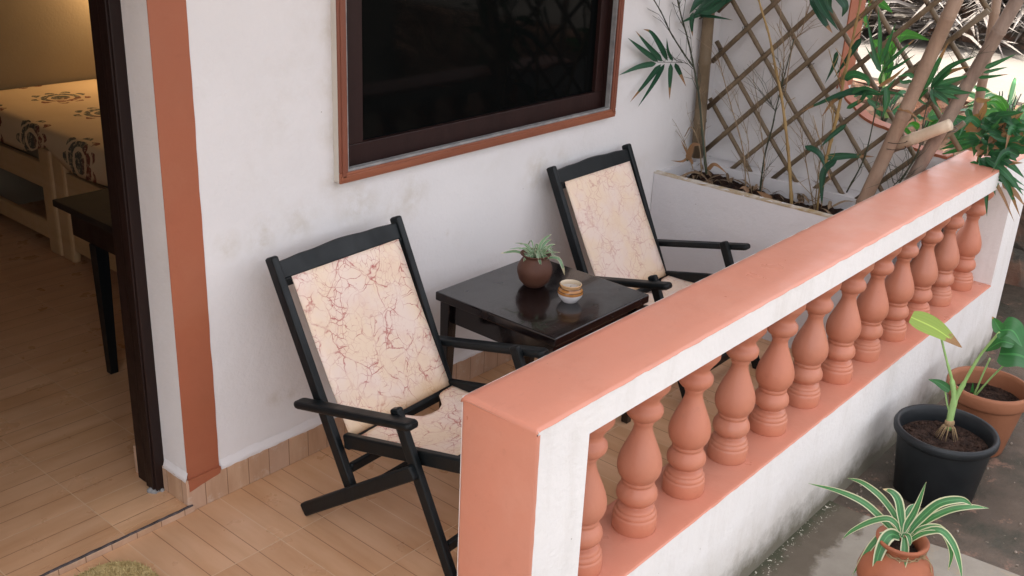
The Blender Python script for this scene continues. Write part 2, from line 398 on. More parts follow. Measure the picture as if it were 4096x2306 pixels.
M['taro_y'] = leaf_mat('yellowing_leaf', (.26, .42, .07), (.34, .48, .10), trans=.4, brown=(.26, .15, .07))
M['stalk'] = simple('green_stalk', (.20, .36, .10), (.28, .44, .16), 12, .45, .15)
M['soil'] = simple('dark_soil', (.022, .013, .010), (.060, .034, .024), 30, .95, 1.0, 80, .2, bd=.02)
M['clay'] = simple('clay_pot', (.33, .105, .048), (.25, .08, .038), 6, .6, .3, 70)
M['terracotta'] = simple('terracotta_pot', (.30, .12, .06), (.25, .095, .045), 5, .7, .3, 60)
M['brownpot'] = simple('brown_clay', (.085, .034, .020), (.11, .045, .026), 6, .62, .25, 90)
M['blackpot'] = simple('black_plastic', (.009, .011, .013), (.015, .018, .020), 8, .45, .12, 50, spec=.3)
M['rope'] = simple('jute_rope', (.34, .24, .13), (.24, .16, .08), 60, .9, .8, 200)
M['coir'] = simple('coir', (.74, .60, .30), (.52, .40, .18), 45, .95, 1.0, 160, .1, bd=.01)

# ground: damp dirt and old concrete
m = MT('garden_ground', .8, .3); P = m.pos()
c = m.mix(m.mapr(m.noise(1.1, 7, .65, vec=P), .35, .65), (.055, .046, .034), (.135, .10, .075))
c = m.mix(m.mapr(m.noise(3.1, 8, .72, vec=P), .48, .66), c, (.055, .052, .038))
c = m.mix(m.math('MULTIPLY', m.mapr(m.noise(7, 8, .75, vec=P), .58, .66), .7), c, (.30, .17, .12))
c = m.mix(m.math('MULTIPLY', m.mapr(m.noise(18, 6, .8, vec=P), .66, .72), .5), c, (.42, .36, .28))
m.col(c); m.rough(m.mapr(m.noise(2, 4, vec=P), .4, .6, .5, .9)); m.bump(m.noise(14, 9, .72, vec=P), .8, .03); M['ground'] = m.m
# concrete paving with a wet dark patch beside the wall
m = MT('concrete_paving', .75, .35); P = m.pos(); s = m.sep(P)
c = m.mix(m.mapr(m.noise(2.5, 7, .65, vec=P), .35, .65), (.30, .275, .225), (.22, .195, .16))
c = m.mix(m.math('MULTIPLY', m.mapr(m.noise(9, 6, .7, vec=P), .55, .68), .5), c, (.34, .25, .15))
wet = m.math('ADD', s[1], m.math('MULTIPLY', m.math('SUBTRACT', m.noise(3.2, 6, .6, vec=P), .5), .30))
wet = m.mapr(wet, 1.13, 1.155); c = m.mix(wet, c, m.mix(m.noise(14, 5, vec=P), (.075, .06, .042), (.13, .105, .075)))
moss = m.mapr(m.math('ADD', s[1], m.math('MULTIPLY', m.math('SUBTRACT', m.noise(11, 6, .7, vec=P), .5), .16)), 1.25, 1.29); c = m.mix(moss, c, (.05, .052, .028))
chip = m.math('MULTIPLY', m.mapr(m.noise(60, 4, .7, vec=P), .60, .63), m.mapr(s[1], 1.24, 1.275)); c = m.mix(chip, c, (.62, .58, .48))
m.col(c); m.bump(m.noise(25, 8, .7, vec=P), .5, .012); M['concrete'] = m.m
m = MT('pale_terrace', .85, .2); P = m.pos()
c = m.mix(m.mapr(m.noise(1.2, 6, .6, vec=P), .3, .7), (.185, .170, .148), (.14, .125, .108))
c = m.mix(m.math('MULTIPLY', m.mapr(m.noise(11, 5, .75, vec=P), .66, .72), .7), c, (.20, .13, .09)); m.col(c); m.bump(m.noise(20, 6, vec=P), .4, .01); M['terrace'] = m.m
m = MT('laterite_stone', .9, .2); P = m.pos()
c = m.mix(m.mapr(m.noise(4, 8, .7, vec=P), .35, .65), (.20, .095, .062), (.36, .23, .165))
c = m.mix(m.mapr(m.noise(2.3, 6, .7, vec=P), .5, .62), c, (.13, .12, .10))
v = m.n('TexVoronoi', feature='DISTANCE_TO_EDGE'); v.inputs['Scale'].default_value = 3.2; m.l(P, v.inputs['Vector'])
c = m.mix(m.math('MULTIPLY', m.mapr(v.outputs['Distance'], .06, 0), .7), c, (.10, .08, .065)); m.col(c)
m.bump(m.math('ADD', m.noise(9, 9, .75, vec=P), m.mapr(v.outputs['Distance'], 0, .12)), .9, .05); M['laterite'] = m.m
# window glass and jar glaze
m = MT('dark_window_glass', .05, .045); m.col((.0025, .003, .003)); M['glass'] = m.m
m = MT('jar_glaze', .12, .6); s = m.sep(m.tc.outputs['Object'])
z = m.math('ADD', s[2], m.math('MULTIPLY', m.math('SUBTRACT', m.noise(20, 3), .5), .004))
c = m.mix(m.mapr(z, .0335, .0375), (.72, .72, .74), (.40, .17, .035)); c = m.mix(m.math('MULTIPLY', m.mapr(m.math('ABSOLUTE', m.math('SUBTRACT', z, .047)), .0022, .0008), .9), c, (.05, .02, .01))
c = m.mix(m.mapr(z, .063, .060), (.56, .34, .16), c); c = m.mix(m.mapr(m.math('ABSOLUTE', m.math('SUBTRACT', z, .059)), .003, .001), c, (.10, .045, .015)); m.col(c); M['jar'] = m.m
m = MT('jar_inside', .25, .5); m.col((.62, .52, .38)); M['jarin'] = m.m
m = MT('candle_wax', .45, .4); m.col((.60, .55, .50)); M['wax'] = m.m
# block printed bedspread: flower rosettes on a 0.42 m grid
m = MT('printed_bedspread', .85, .2); u = m.n('UVMap', uv_map='uv'); s = m.sep(u.outputs[0])
def rosette(ox, oy, m=m, s=s):
    nz = m.math('MULTIPLY', m.math('SUBTRACT', m.noise(9, 5, .7), .5), .16)
    gx = m.math('ADD', nz, m.math('SUBTRACT', m.math('FRACT', m.math('ADD', m.math('DIVIDE', s[0], .50), ox)), .5)); gy = m.math('SUBTRACT', m.math('FRACT', m.math('ADD', m.math('DIVIDE', s[1], .50), oy)), .5)
    r = m.math('SQRT', m.math('ADD', m.math('MULTIPLY', gx, gx), m.math('MULTIPLY', gy, gy))); a = m.math('ARCTAN2', gy, gx)
    pet = m.math('ABSOLUTE', m.math('COSINE', m.math('MULTIPLY', a, 4.5)))
    out = m.math('LESS_THAN', r, m.math('MULTIPLY', m.math('ADD', .55, m.math('MULTIPLY', pet, .45)), .34))
    core = m.math('LESS_THAN', r, .09); ringz = m.math('FRACT', m.math('MULTIPLY', r, 9)); ln = m.math('GREATER_THAN', ringz, .38)
    return m.math('MULTIPLY', out, m.math('MAXIMUM', ln, core)), gx
ros, gx = rosette(.25, .3)
c = m.mix(m.mapr(m.noise(3, 3), .3, .7), (.72, .56, .36), (.66, .50, .31))
rc = m.mix(m.mapr(gx, -.14, -.02), (.22, .075, .05), (.10, .10, .08)); c = m.mix(m.math('MULTIPLY', ros, m.mapr(m.noise(55, 4, .7), .38, .48, .25, 1.0)), c, rc); m.col(c)
m.bump(m.noise(8, 4), .2, .01); M['bedspread'] = m.m
m = MT('bulb_glow', .4); m.col((1, .8, .5)); m.b.inputs['Emission Color'].default_value = (1, .62, .28, 1); m.b.inputs['Emission Strength'].default_value = 12; M['bulb'] = m.m

# ================================================================ SETTING
YW = 2.848                                   # house wall face
GZ = -.19                                    # garden ground level
bm = NB(); bmesh.ops.create_grid(bm, x_segments=2, y_segments=2, size=90)
for v in bm.verts: v.co.z = GZ
struct(obj('ground', bm, M['ground']))
bm = NB(); box(bm, (-3, 1.32, GZ-.1), (5.0, YW-.013, 0)); box(bm, (1.70, YW-.013, GZ-.1), (5.0, YW+.003, 0)); struct(obj('veranda_floor', bm, M['tile']))
bm = NB(); box(bm, (-2.2, YW-.012, -.1), (1.70, YW+.02, .026), .0015, 1); box(bm, (-2.2, YW+.02, -.1), (5.0, 6.42, .026)); struct(obj('room_floor', bm, M['tile_in']))
bm = NB(); box(bm, (-.6, YW-.0175, 0), (1.705, YW-.012, .023), .001, 1); struct(obj('step_riser', bm, M['skirt']))
bm = NB(); box(bm, (-.6, YW-.0165, .0225), (1.70, YW-.0095, .0285)); bmesh.ops.subdivide_edges(bm, edges=[e for e in bm.edges if e.calc_length() > 1], cuts=120)
for v in bm.verts: v.co.z += .0022*noise.noise(v.co*30)+.001; v.co.y += .003*noise.noise(v.co*22)
GR = simple('dark_grout', (.035, .030, .030), (.12, .10, .10), 30, .9); struct(obj('threshold_grout', bm, GR))
# light concrete paving in front, slightly proud of the dirt
pv = [(3.66, 1.36), (3.655, 1.22), (3.67, 1.07), (3.655, .90), (3.68, .77), (3.695, .6), (3.72, .2), (3.75, -1.5), (1.2, -1.5), (1.2, 1.36)]
bm = NB(); prism(bm, pv, GZ-.03, GZ+.022, 'z'); struct(obj('concrete_paving', bm, M['concrete']))
bm = NB(); box(bm, (7.0, -30, GZ-.1), (9.5, 40, .93)); struct(obj('terrace', bm, M['terrace']))
bm = NB(); box(bm, (9.5, -30, GZ-.1), (90, 60, 1.12)); roughen(bm, .0, 1); struct(obj('hillside', bm, M['ground']))

# ================================================================ HOUSE
house = thing('house', 'white plastered house with an orange doorway stripe and a big dark window', 'house', (1.7, YW, 0))
def hp(name, bm, mat, par=None, smooth=False):
    o = obj(name, bm, mat, smooth=smooth); o.parent = par or house
    p = par or house
    o.matrix_parent_inverse = p.matrix_world.inverted(); return o
WX0, WX1, WZ0, WZ1 = 2.41, 4.066, 1.10, 2.35
bm = NB()
DX = 1.695
def wallbox(a, b): box(bm, a, b)
wallbox((DX, YW, 0), (WX0, 3.135, 3.1)); wallbox((WX0, YW, 0), (WX1, 3.135, WZ0)); wallbox((WX0, YW, WZ1), (WX1, 3.135, 3.1)); wallbox((WX1, YW, 0), (5.05, 3.135, 3.1))
wallbox((-2.2, YW, 0), (.72, 3.135, 3.1)); wallbox((.72, YW, 2.15), (DX, 3.135, 3.1))
bmesh.ops.remove_doubles(bm, verts=bm.verts, dist=.0001)
hp('front_wall', bm, M['wall'])
bm = NB(); box(bm, (5.05, 2.152, GZ-.05), (5.22, 3.135, 3.1)); hp('return_wall', bm, M['wall2'])
bm = NB(); box(bm, (5.047, 2.146, 1.2), (5.223, 2.153, 3.1), .002); hp('corner_band', bm, M['orange_band'])
bm = NB(); box(bm, (-2.2, 6.42, 0), (5.25, 6.55, 3.1)); box(bm, (-2.35, YW, 0), (-2.2, 6.55, 3.1)); box(bm, (5.1, 3.26, 0), (5.25, 6.42, 3.1)); hp('room_wall', bm, M['inner'])
bm = NB(); box(bm, (-2.6, 1.45, 3.1), (6.0, 6.7, 3.24)); hp('roof', bm, plaster('ceiling_paint', (.62, .60, .57)))
# painted stripe, 2 mm proud, ragged edges
bm = NB(); n = 90
pts = []
for i in range(n+1):
    z = .106+(2.9)*i/n; pts.append((1.826+.0035*noise.noise(Vector((z*9, 3, 0))), z))
poly = [(1.6955, .08)]+[(1.74, .085), (1.80, .1)]+pts+[(1.6955, 3.0)]
prism(bm, poly, YW-.003, YW+.001); hp('painted_stripe', bm, M['orange_band'])
# plaster fillet above the skirting
bm = NB(); xs = [1.83+i*.02 for i in range(136)]
A = []; 
for x in xs:
    z = .115+.007*noise.noise(Vector((x*11, 0, 0)))+.004*noise.noise(Vector((x*40, 5, 0)))
    A.append([bm.verts.new((x, YW-.0005, z+.035)), bm.verts.new((x, YW-.006-.002*noise.noise(Vector((x*20, 1, 1))), z+.012)), bm.verts.new((x, YW-.012, z-.004)), bm.verts.new((x, YW-.0005, z-.012))])
for a, b in zip(A[:-1], A[1:]):
    for k in range(3): bm.faces.new((a[k], a[k+1], b[k+1], b[k]))
hp('plaster_fillet', bm, M['wall2'], smooth=True)
# paint lip over the skirting and plaster fillet in the reveal
bm = NB(); poly = [(1.6935, .13)]+[(1.6935+i*.0128, .082+.006*i/10*4+.004*noise.noise(Vector((i*1.3, 0, 3)))) for i in range(11)]+[(1.8255, .13)]
prism(bm, poly, YW-.0134, YW-.001); hp('paint_lip', bm, M['orange_band'])
bm = NB(); A = []
for i in range(30):
    y = YW-.008+i*.005; z = .128+.004*noise.noise(Vector((y*40, 2, 0)))
    A.append([bm.verts.new(q) for q in ((1.6945, y, z+.03), (1.688, y, z+.008), (1.6825, y, z-.005), (1.6945, y, z-.01))])
for a, b in zip(A[:-1], A[1:]):
    for k in range(3): bm.faces.new((a[k], a[k+1], b[k+1], b[k]))
hp('plaster_fillet', bm, M['wall2'], smooth=True)
# skirting
bm = NB(); box(bm, (1.688, YW-.012, 0), (4.536, YW+.002, .115), .002, 1); hp('skirting', bm, M['skirt'])
bm = NB(); box(bm, (1.684, YW-.010, .026), (1.697, 2.99, .128), .0015, 1); hp('skirting', bm, M['skirty'])
bm = NB(); box(bm, (1.676, 3.13, .026), (1.705, 3.165, .14), .0015, 1); hp('skirting', bm, M['skirty'])
bm = NB(); box(bm, (1.691, 3.1285, .14), (1.70, 3.139, 3.0)); hp('teal_reveal', bm, M['teal'])
# door frame, stepped
df = NB(); box(df, (1.655, 2.99, .024), (1.6965, 3.06, 2.15), .004); box(df, (1.664, 3.06, .024), (1.6965, 3.128, 2.15), .004); box(df, (1.648, 2.998, .024), (1.656, 3.03, 2.15), .002)
box(df, (.72, 2.99, 2.10), (1.655, 3.128, 2.15), .003); box(df, (.72, 2.99, .024), (.765, 3.128, 2.1), .003)
hp('door_frame', df, M['maroon'])
bm = NB()
for k in range(9):
    a = 1.652+random.random()*.04; b_ = 2.985+random.random()*.03
    bmesh.ops.create_icosphere(bm, subdivisions=2, radius=random.uniform(.006, .014), matrix=Matrix.Translation((a-.008, b_, .028)))
hp('mortar_patch', bm, M['putty'])
# window
win = thing('window', '', 'x', (3.2, YW, 1.6)); del win['label']; del win['category']; win.parent = house; win.matrix_parent_inverse = house.matrix_world.inverted()
bpy.context.view_layer.update()
x0, x1, z0, z1 = 2.386, 4.089, 1.077, 2.38; t = .038
bm = NB(); box(bm, (x0, 2.82, z0+.003), (x0+.03, YW+.01, z1)); box(bm, (x1-.03, 2.82, z0+.003), (x1, YW+.01, z1)); box(bm, (x0+.03, 2.82, z0+.003), (x1-.03, YW+.01, z0+.03)); hp('plaster_surround', bm, plaster('surround_plaster', (.60, .57, .51), streak=True), win)
bm = NB(); box(bm, (x0-.001, 2.812, z0-.001), (x1+.001, 2.821, z0+t), .003); box(bm, (x0+.003, 2.808, z0+.010), (x1-.003, 2.813, z0+t-.010), .002); hp('bottom_trim', bm, M['trimwood'], win)
for xa, xb in ((x0-.001, x0+t), (x1-t, x1+.001)):
    bm = NB(); box(bm, (xa, 2.8115, z0+t+.0005), (xb, 2.821, z1), .003); box(bm, (xa+.010, 2.808, z0+.02), (xb-.010, 2.812, z1), .002); hp('side_trim', bm, M['trimwoodv'], win)
bm = NB(); box(bm, (x0+t-.004, 2.822, z0+t-.004), (x1-t+.004, 2.845, z0+t+.008)); box(bm, (x0+t-.004, 2.822, z0+t+.008), (x0+t+.011, 2.845, z1)); box(bm, (x1-t-.006, 2.822, z0+t+.008), (x1-t+.004, 2.845, z1)); hp('putty_line', bm, M['putty'], win)
bm = NB(); box(bm, (x0+t, 2.872, z0+.01), (x1-t+.02, 2.92, 1.194), .003); box(bm, (x0+t, 2.872, 1.194), (2.55, 2.92, z1), .003); box(bm, (3.996, 2.872, 1.194), (x1+.01, 2.92, z1), .003)
box(bm, (x0+t, 2.846, z0+.01), (x1-t+.02, 2.874, 1.112)); box(bm, (x0+t, 2.846, 1.112), (x0+t+.02, 2.874, z1)); box(bm, (x1-t, 2.846, 1.112), (x1-t+.02, 2.874, z1)); hp('frame', bm, M['maroon2'], win)
bm = NB(); box(bm, (2.53, 2.893, 1.17), (4.01, 2.899, z1)); hp('pane', bm, M['glass'], win)
bm = NB(); box(bm, (2.53, 3.0, 1.17), (4.01, 3.02, z1)); hp('shutter', bm, M['maroon'], win)

# ================================================================ BALUSTRADE
YF, YB = 1.304, 1.549
bal = thing('balustrade', 'white and orange veranda balustrade with a row of bulbous orange balusters', 'balustrade', (3.6, 1.42, 0))
def bp(name, bm, mat, smooth=False):
    o = obj(name, bm, mat, smooth=smooth); o.parent = bal; o.matrix_parent_inverse = bal.matrix_world.inverted(); return o
ZT, ZS, ZL = .968, .871, .306
OUT = [(1.688, GZ-.05), (5.604, GZ-.05), (5.604, ZT), (1.688, ZT)]
bm = NB()
# body = frame with an opening, built from butted blocks then lightly worn
box(bm, (1.692, YF, GZ-.05), (1.900, YB, ZT-.006)); box(bm, (1.900, YF, ZS), (5.351, YB, ZT-.006)); box(bm, (5.351, YF, GZ-.05), (5.604, YB, ZT-.006)); box(bm, (1.900, YF, GZ-.05), (5.351, YB, ZL-.005))
bmesh.ops.remove_doubles(bm, verts=bm.verts, dist=.0005)
# drop internal faces
bm.faces.ensure_lookup_table()
dele = []
seen = {}
for f in bm.faces:
    k = tuple(round(q, 3) for q in f.calc_center_median())
    if k in seen: dele += [f, seen[k]]
    seen[k] = f
bmesh.ops.delete(bm, geom=list(set(dele)), context='FACES')
bp('rail_body', bm, M['rail_white'])
bm = NB(); nx = 200
def capstrip(bm, xs, y0, y1, z, rx):
    rows = []
    for x in xs:
        e = .0035*noise.noise(Vector((x*14, 0, 7)))+.002*noise.noise(Vector((x*50, 2, 7)))
        e2 = .003*noise.noise(Vector((x*17, 9, 3)))
        dz = .0015*noise.noise(Vector((x*6, 4, 4)))
        rows.append([bm.verts.new(q) for q in ((x, y0+e*.4-.0015, z-.007+e*.8), (x, y0+.002+e*.5, z-.001+dz), (x, y0+.008, z+.001+dz), (x, y0+.07, z+.0015+dz), (x, y1-.03, z+.0012+dz), (x, y1-.009+e2, z+dz), (x, y1+.001+e2, z-.008), (x, y1+.002, z-.02))])
    for a, b in zip(rows[:-1], rows[1:]):
        for k in range(7): bm.faces.new((a[k], b[k], b[k+1], a[k+1]))
    return rows
xs = [1.700+i*(5.604-1.700)/nx for i in range(nx+1)]
rows = capstrip(bm, xs, YF, YB, ZT, 0)
# rounded shoulder and the orange pillar end
prev = rows[0]
for (x, dz) in ((1.6935, -.0015), (1.6895, -.006), (1.688, -.013)):
    cur = [bm.verts.new((x, min(max(v.co.y, YF-.0015+(.003 if x < 1.69 else 0)), YB+.002), v.co.z+dz if k not in (7,) else v.co.z)) for k, v in enumerate(rows[0])]
    for k in range(7): bm.faces.new((cur[k], prev[k], prev[k+1], cur[k+1]))
    prev = cur
prof = [(YF-.0005, 0), (YF+.004, 1), (YB-.01, 2), (YB+.002, 3)]
zs = [ZT-.016-i*.03 for i in range(40)]
lo = []
for j, z in enumerate(zs):
    e = .003*noise.noise(Vector((0, z*16, 2)))+.0015*noise.noise(Vector((0, z*60, 2)))
    lo.append([bm.verts.new((1.6965+abs(e), YF-.0012, z)), bm.verts.new((1.690, YF-.0005+e*.3, z)), bm.verts.new((1.688+.0015*noise.noise(Vector((3, z*7, 0))), YF+.006, z)), bm.verts.new((1.688+.002*noise.noise(Vector((3, z*5, 8))), (YF+YB)/2, z)), bm.verts.new((1.688, YB-.012, z)), bm.verts.new((1.692, YB-.002, z)), bm.verts.new((1.70, YB+.001, z))])
for a, b in zip(lo[:-1], lo[1:]):
    for k in range(6): bm.faces.new((a[k], b[k], b[k+1], a[k+1]))
top = [prev[0], prev[1], prev[2], prev[3], prev[5], prev[6], prev[7]]
for k in range(6):
    try: bm.faces.new((top[k], lo[0][k], lo[0][k+1], top[k+1]))
    except ValueError: pass
bp('painted_cap', bm, M['orange'], smooth=True)
bm = NB(); xs = [1.9+i*(5.351-1.9)/160 for i in range(161)]; rows = []
for x in xs:
    e = .0035*noise.noise(Vector((x*13, 1, 1)))+.002*noise.noise(Vector((x*45, 1, 5)))
    rows.append([bm.verts.new(q) for q in ((x, YF-.0015, ZL-.006+e), (x, YF+.002, ZL-.001), (x, YF+.01, ZL), (x, YB-.01, ZL), (x, YB+.002, ZL-.004), (x, YB+.002, 0))])
for a, b in zip(rows[:-1], rows[1:]):
    for k in range(5): bm.faces.new((a[k], b[k], b[k+1], a[k+1]))
bp('painted_ledge', bm, M['orange'], smooth=False)
prof = [(.0, 0), (.0675, 0), (.0690, .004), (.0690, .046), (.0670, .051), (.0645, .052), (.0655, .056), (.0655, .062), (.0625, .067), (.0585, .068), (.0595, .072), (.0585, .078), (.0540, .082), (.0450, .086), (.0425, .090),
        (.0480, .096), (.0570, .103), (.0625, .112), (.0640, .122), (.0620, .134), (.0560, .146), (.0490, .155), (.0465, .159), (.0490, .162), (.0510, .165), (.0510, .171), (.0485, .174), (.0500, .177),
        (.0570, .184), (.0632, .195), (.0670, .208), (.0682, .222), (.0667, .238), (.0622, .256), (.0550, .276), (.0460, .298), (.0370, .320), (.0305, .338), (.0278, .352), (.0280, .362), (.0315, .368), (.0325, .373), (.0315, .377),
        (.0340, .380), (.0450, .386), (.0530, .396), (.0560, .407), (.0545, .418), (.0480, .427), (.0425, .433), (.0400, .440), (.0430, .450), (.0520, .464), (.0610, .476), (.0660, .484), (.0690, .4885), (.0690, .566)]
bm = NB(); lathe(bm, prof, 40); me = None
b0 = obj('baluster', bm, M['terra'], smooth=True)
md = b0.data
b0.parent = bal; b0.matrix_parent_inverse = bal.matrix_world.inverted(); b0.location = (2.074, 1.4265, ZL-.001)
for i in range(1, 12):
    c = b0.copy(); COL.objects.link(c); c.location = (2.074+.2846*i+random.uniform(-.004, .004), 1.4265+random.uniform(-.004, .004), ZL-.001); c.rotation_euler = (random.uniform(-.01, .01), random.uniform(-.01, .01), random.random()*6)
    c.scale = (1, 1, 1)

# ================================================================ PLANTER, GARDEN WALL
pl = thing('planter_box', 'white masonry planter full of dark soil and bamboo below the trellis', 'planter', (4.7, 2.2, 0))
def pp(name, bm, mat, smooth=False):
    o = obj(name, bm, mat, smooth=smooth); o.parent = pl; o.matrix_parent_inverse = pl.matrix_world.inverted(); return o
bm = NB(); box(bm, (4.536, YB+.003, GZ), (4.575, YW-.001, .712), .003, 1); box(bm, (4.575, YW-.028, .3), (4.93, YW-.001, .708)); pp('front_panel', bm, M['plant_white'])
bm = NB(); prism(bm, [(4.575, .7125), (4.5352, .7125), (4.5352, .704), (4.575, .704)], YB+.004, YW-.0015)
bmesh.ops.subdivide_edges(bm, edges=[e for e in bm.edges if e.calc_length() > 1], cuts=70)
for v in bm.verts: v.co.z += .0018*noise.noise(v.co*25); v.co.x += .0015*noise.noise(v.co*31)
pp('rim_stain', bm, simple('ochre_edge', (.38, .27, .13), (.60, .55, .48), 14, .9))
bm = NB(); box(bm, (4.91, YB+.003, GZ), (5.045, YW-.001, .712)); roughen(bm, .006, 12, 4); pp('back_panel', bm, M['plant_white'])
bm = NB(); bmesh.ops.create_grid(bm, x_segments=24, y_segments=80, size=.5)
for v in bm.verts:
    v.co = Vector((4.575+(v.co.x+.5)*.335, YB+.005+(v.co.y+.5)*1.28, .635)); v.co.z += .045*noise.noise(v.co*6)+.022*noise.noise(v.co*25)+.012*noise.noise(v.co*60)
pp('soil', bm, M['soil'], True)
# garden wall with a curved orange coping
gw = thing('garden_wall', 'low white garden wall with a curved orange coping behind the trellis', 'wall', (5.15, 1.8, GZ))
cq = [onx(*q, 5.047) for q in ((853.2, 105.9), (861.5, 115.8), (874, 123.5), (891.3, 130.7))]
cv = smooth_pts([(2.151, 1.245, 0), (2.10, 1.165, 0)]+[(q.y, q.z, 0) for q in cq]+[(1.72, .985, 0), (YB+.003, .972, 0)], 6)
top = [(p.x, p.y) for p in cv]
bm = NB(); prism(bm, [(y, z-.006) for y, z in top]+[(YB+.003, GZ), (2.151, GZ)], 5.052, 5.125, 'x'); o = obj('wall_body', bm, M['wall2']); o.parent = gw; o.matrix_parent_inverse = gw.matrix_world.inverted()
bm = NB(); prism(bm, [(y, z+.004) for y, z in top]+[(y, z-.010) for y, z in reversed(top)], 5.047, 5.130, 'x'); o = obj('coping', bm, M['orange_band']); o.parent = gw; o.matrix_parent_inverse = gw.matrix_world.inverted()

# retaining walls
def rough_wall(name, label, a, b, amp, seed):
    bm = NB(); box(bm, a, b); bmesh.ops.subdivide_edges(bm, edges=bm.edges[:], cuts=28, use_grid_fill=True); roughen(bm, amp, 3.5, 0, seed); roughen(bm, amp*.5, 11, 0, seed+3)
    return tag(obj(name, bm, M['laterite'], smooth=True), label, 'wall')
rough_wall('retaining_wall', 'dark brown laterite retaining wall below the pale terrace', (6.86, -1.5, GZ-.1), (7.03, 7, .915), .04, 1)
rough_wall('stone_wall', 'rough brown stone wall at the far side of the terrace under the dry palm leaves', (9.3, -.5, .8), (9.6, 8, 1.24), .07, 5)

# ================================================================ CHAIRS
def make_chair(label, fab, loc, rot):
    t = thing('easy_chair', label, 'chair', loc, rot, 'easy chairs on the veranda')
    # local: x lateral, y = -forward, z up
    V = lambda l, f, z: Vector((l, -f, z))
    bl = M['black']
    def dirp(a, b, s): return V(*a)+(V(*b)-V(*a))*s
    for s in (-1, 1):
        bm = NB(); a = V(s*.30, -.192, .925); b = V(s*.292, .165, .170); rbeam(bm, a, b, .029, .044)
        o = obj('backrest_post', bm, bl, t, False)
        bm = NB(); rbeam(bm, V(s*.343, -.035, .447), V(s*.346, .505, .566), .054, .028, rad=.011, dome=.02); obj('armrest', bm, bl, t, False)
        bm = NB(); rbeam(bm, V(s*.309, .390, .572), V(s*.304, .655, 0), .027, .041); obj('front_leg', bm, bl, t, False)
        bm = NB(); rbeam(bm, V(s*.338, -.025, .018), V(s*.326, .49, .385), .028, .050); obj('rear_leg', bm, bl, t, False)
        bm = NB(); rbeam(bm, V(s*.27, .12, .330), V(s*.272, .66, .450), .028, .052); obj('seat_rail', bm, bl, t, False)
    # crest rail, wavy top
    bm = NB(); n = 40; d = (V(0, .165, .17)-V(0, -.192, .925)).normalized(); nrm = Vector((1, 0, 0)).cross(d)
    o0 = V(0, -.192, .925)+d*.024
    def crest(u): return -.012*math.exp(-(u/.13)**2)-.004*math.exp(-((abs(u)-.19)/.05)**2)+.002
    fr = []; 
    for i in range(n+1):
        l = -.286+.572*i/n; hp_ = crest(l); up_ = o0+Vector((l, 0, 0))+d*hp_; dn = o0+Vector((l, 0, 0))+d*.066
        fr.append([bm.verts.new(up_-nrm*.011), bm.verts.new(up_-nrm*.004-d*.004), bm.verts.new(up_+nrm*.011-d*.002), bm.verts.new(dn+nrm*.011), bm.verts.new(dn-nrm*.011)])
    for a, b in zip(fr[:-1], fr[1:]):
        for k in range(5): bm.faces.new((a[k], b[k], b[(k+1) % 5], a[(k+1) % 5]))
    bm.faces.new(fr[0]); bm.faces.new(list(reversed(fr[-1]))); obj('crest_rail', bm, bl, t, False)
    F = (V(0, .132, .346)-V(0, -.137, .857)).normalized()
    fn = Vector((1, 0, 0)).cross(F); fn = fn if fn.y < 0 else -fn
    for (f, z, nm) in ((-.150, .842, 'upper_bar'), (.135, .318, 'lower_bar')):
        bm = NB(); rbeam(bm, V(-.285, f, z), V(.285, f, z), .03, .024, side=(0, 0, 1), rad=.004); obj(nm, bm, bl, t, False)
    bm = NB(); rbeam(bm, V(-.28, .150, .235), V(.28, .150, .235), .034, .020, side=(0, 0, 1), rad=.004); obj('crossbar', bm, bl, t, False)
    bm = NB(); rbeam(bm, V(-.29, .60, .13), V(.29, .60, .13), .036, .02, side=(0, 0, 1), rad=.004); obj('front_stretcher', bm, bl, t, False)
    bm = NB(); rbeam(bm, V(-.27, .60, .430), V(.27, .60, .430), .03, .024, side=(0, 0, 1), rad=.004); obj('seat_front_bar', bm, bl, t, False)
    bm = NB(); rbeam(bm, V(-.30, .25, .205), V(.30, .25, .205), .03, .02, side=(0, 0, 1), rad=.004); obj('rear_stretcher', bm, bl, t, False)
    # fabric
    def cloth(nm, top, bot, n1, n2, sag, hole=None, wl=.260):
        bm = NB(); uv = bm.loops.layers.uv.new('uv'); G = {}; UV = {}
        L = (Vector(bot)-Vector(top)).length
        for i in range(n1+1):
            for j in range(n2+1):
                u = i/n1; v = j/n2; l = -wl+2*wl*u
                if hole:
                    hh = .075*math.exp(-((l+hole)/.085)**4)+.006*noise.noise(Vector((l*40, 0, 0)))
                    v = max(v, 0)*(1-hh/L)+hh/L
                P = Vector(top).lerp(Vector(bot), v)+Vector((l, 0, 0))
                dz = sag*math.sin(math.pi*v)*(1-.25*(2*u-1)**2)+.004*noise.noise(Vector((l*6, v*5, 0)))
                P += Vector((0, 0, -1))*dz if nm == 'seat_fabric' else -fn*dz*.3
                G[i, j] = bm.verts.new(P); UV[G[i, j]] = (l+.3, (1-v)*L)
        for i in range(n1):
            for j in range(n2):
                f = bm.faces.new((G[i, j], G[i+1, j], G[i+1, j+1], G[i, j+1]))
                for lp in f.loops: lp[uv].uv = UV[lp.vert]
        o = obj(nm, bm, fab, t, True); md = o.modifiers.new('s', 'SOLIDIFY'); md.thickness = .004; return o
    cloth('back_fabric', V(0, -.137, .859), V(0, .134, .342), 16, 24, .02)
    cloth('seat_fabric', V(0, .148, .342), V(0, .612, .448), 28, 28, .045, hole=-.07)
    return t
make_chair('black wooden easy chair with red veined cream cloth, nearer the doorway', M['fab'], (2.3058, 2.5394, 0), .0555)
make_chair('black wooden easy chair with faded cream cloth, beside the planter', M['fab2'], (3.8937, 2.6067, 0), .0185)

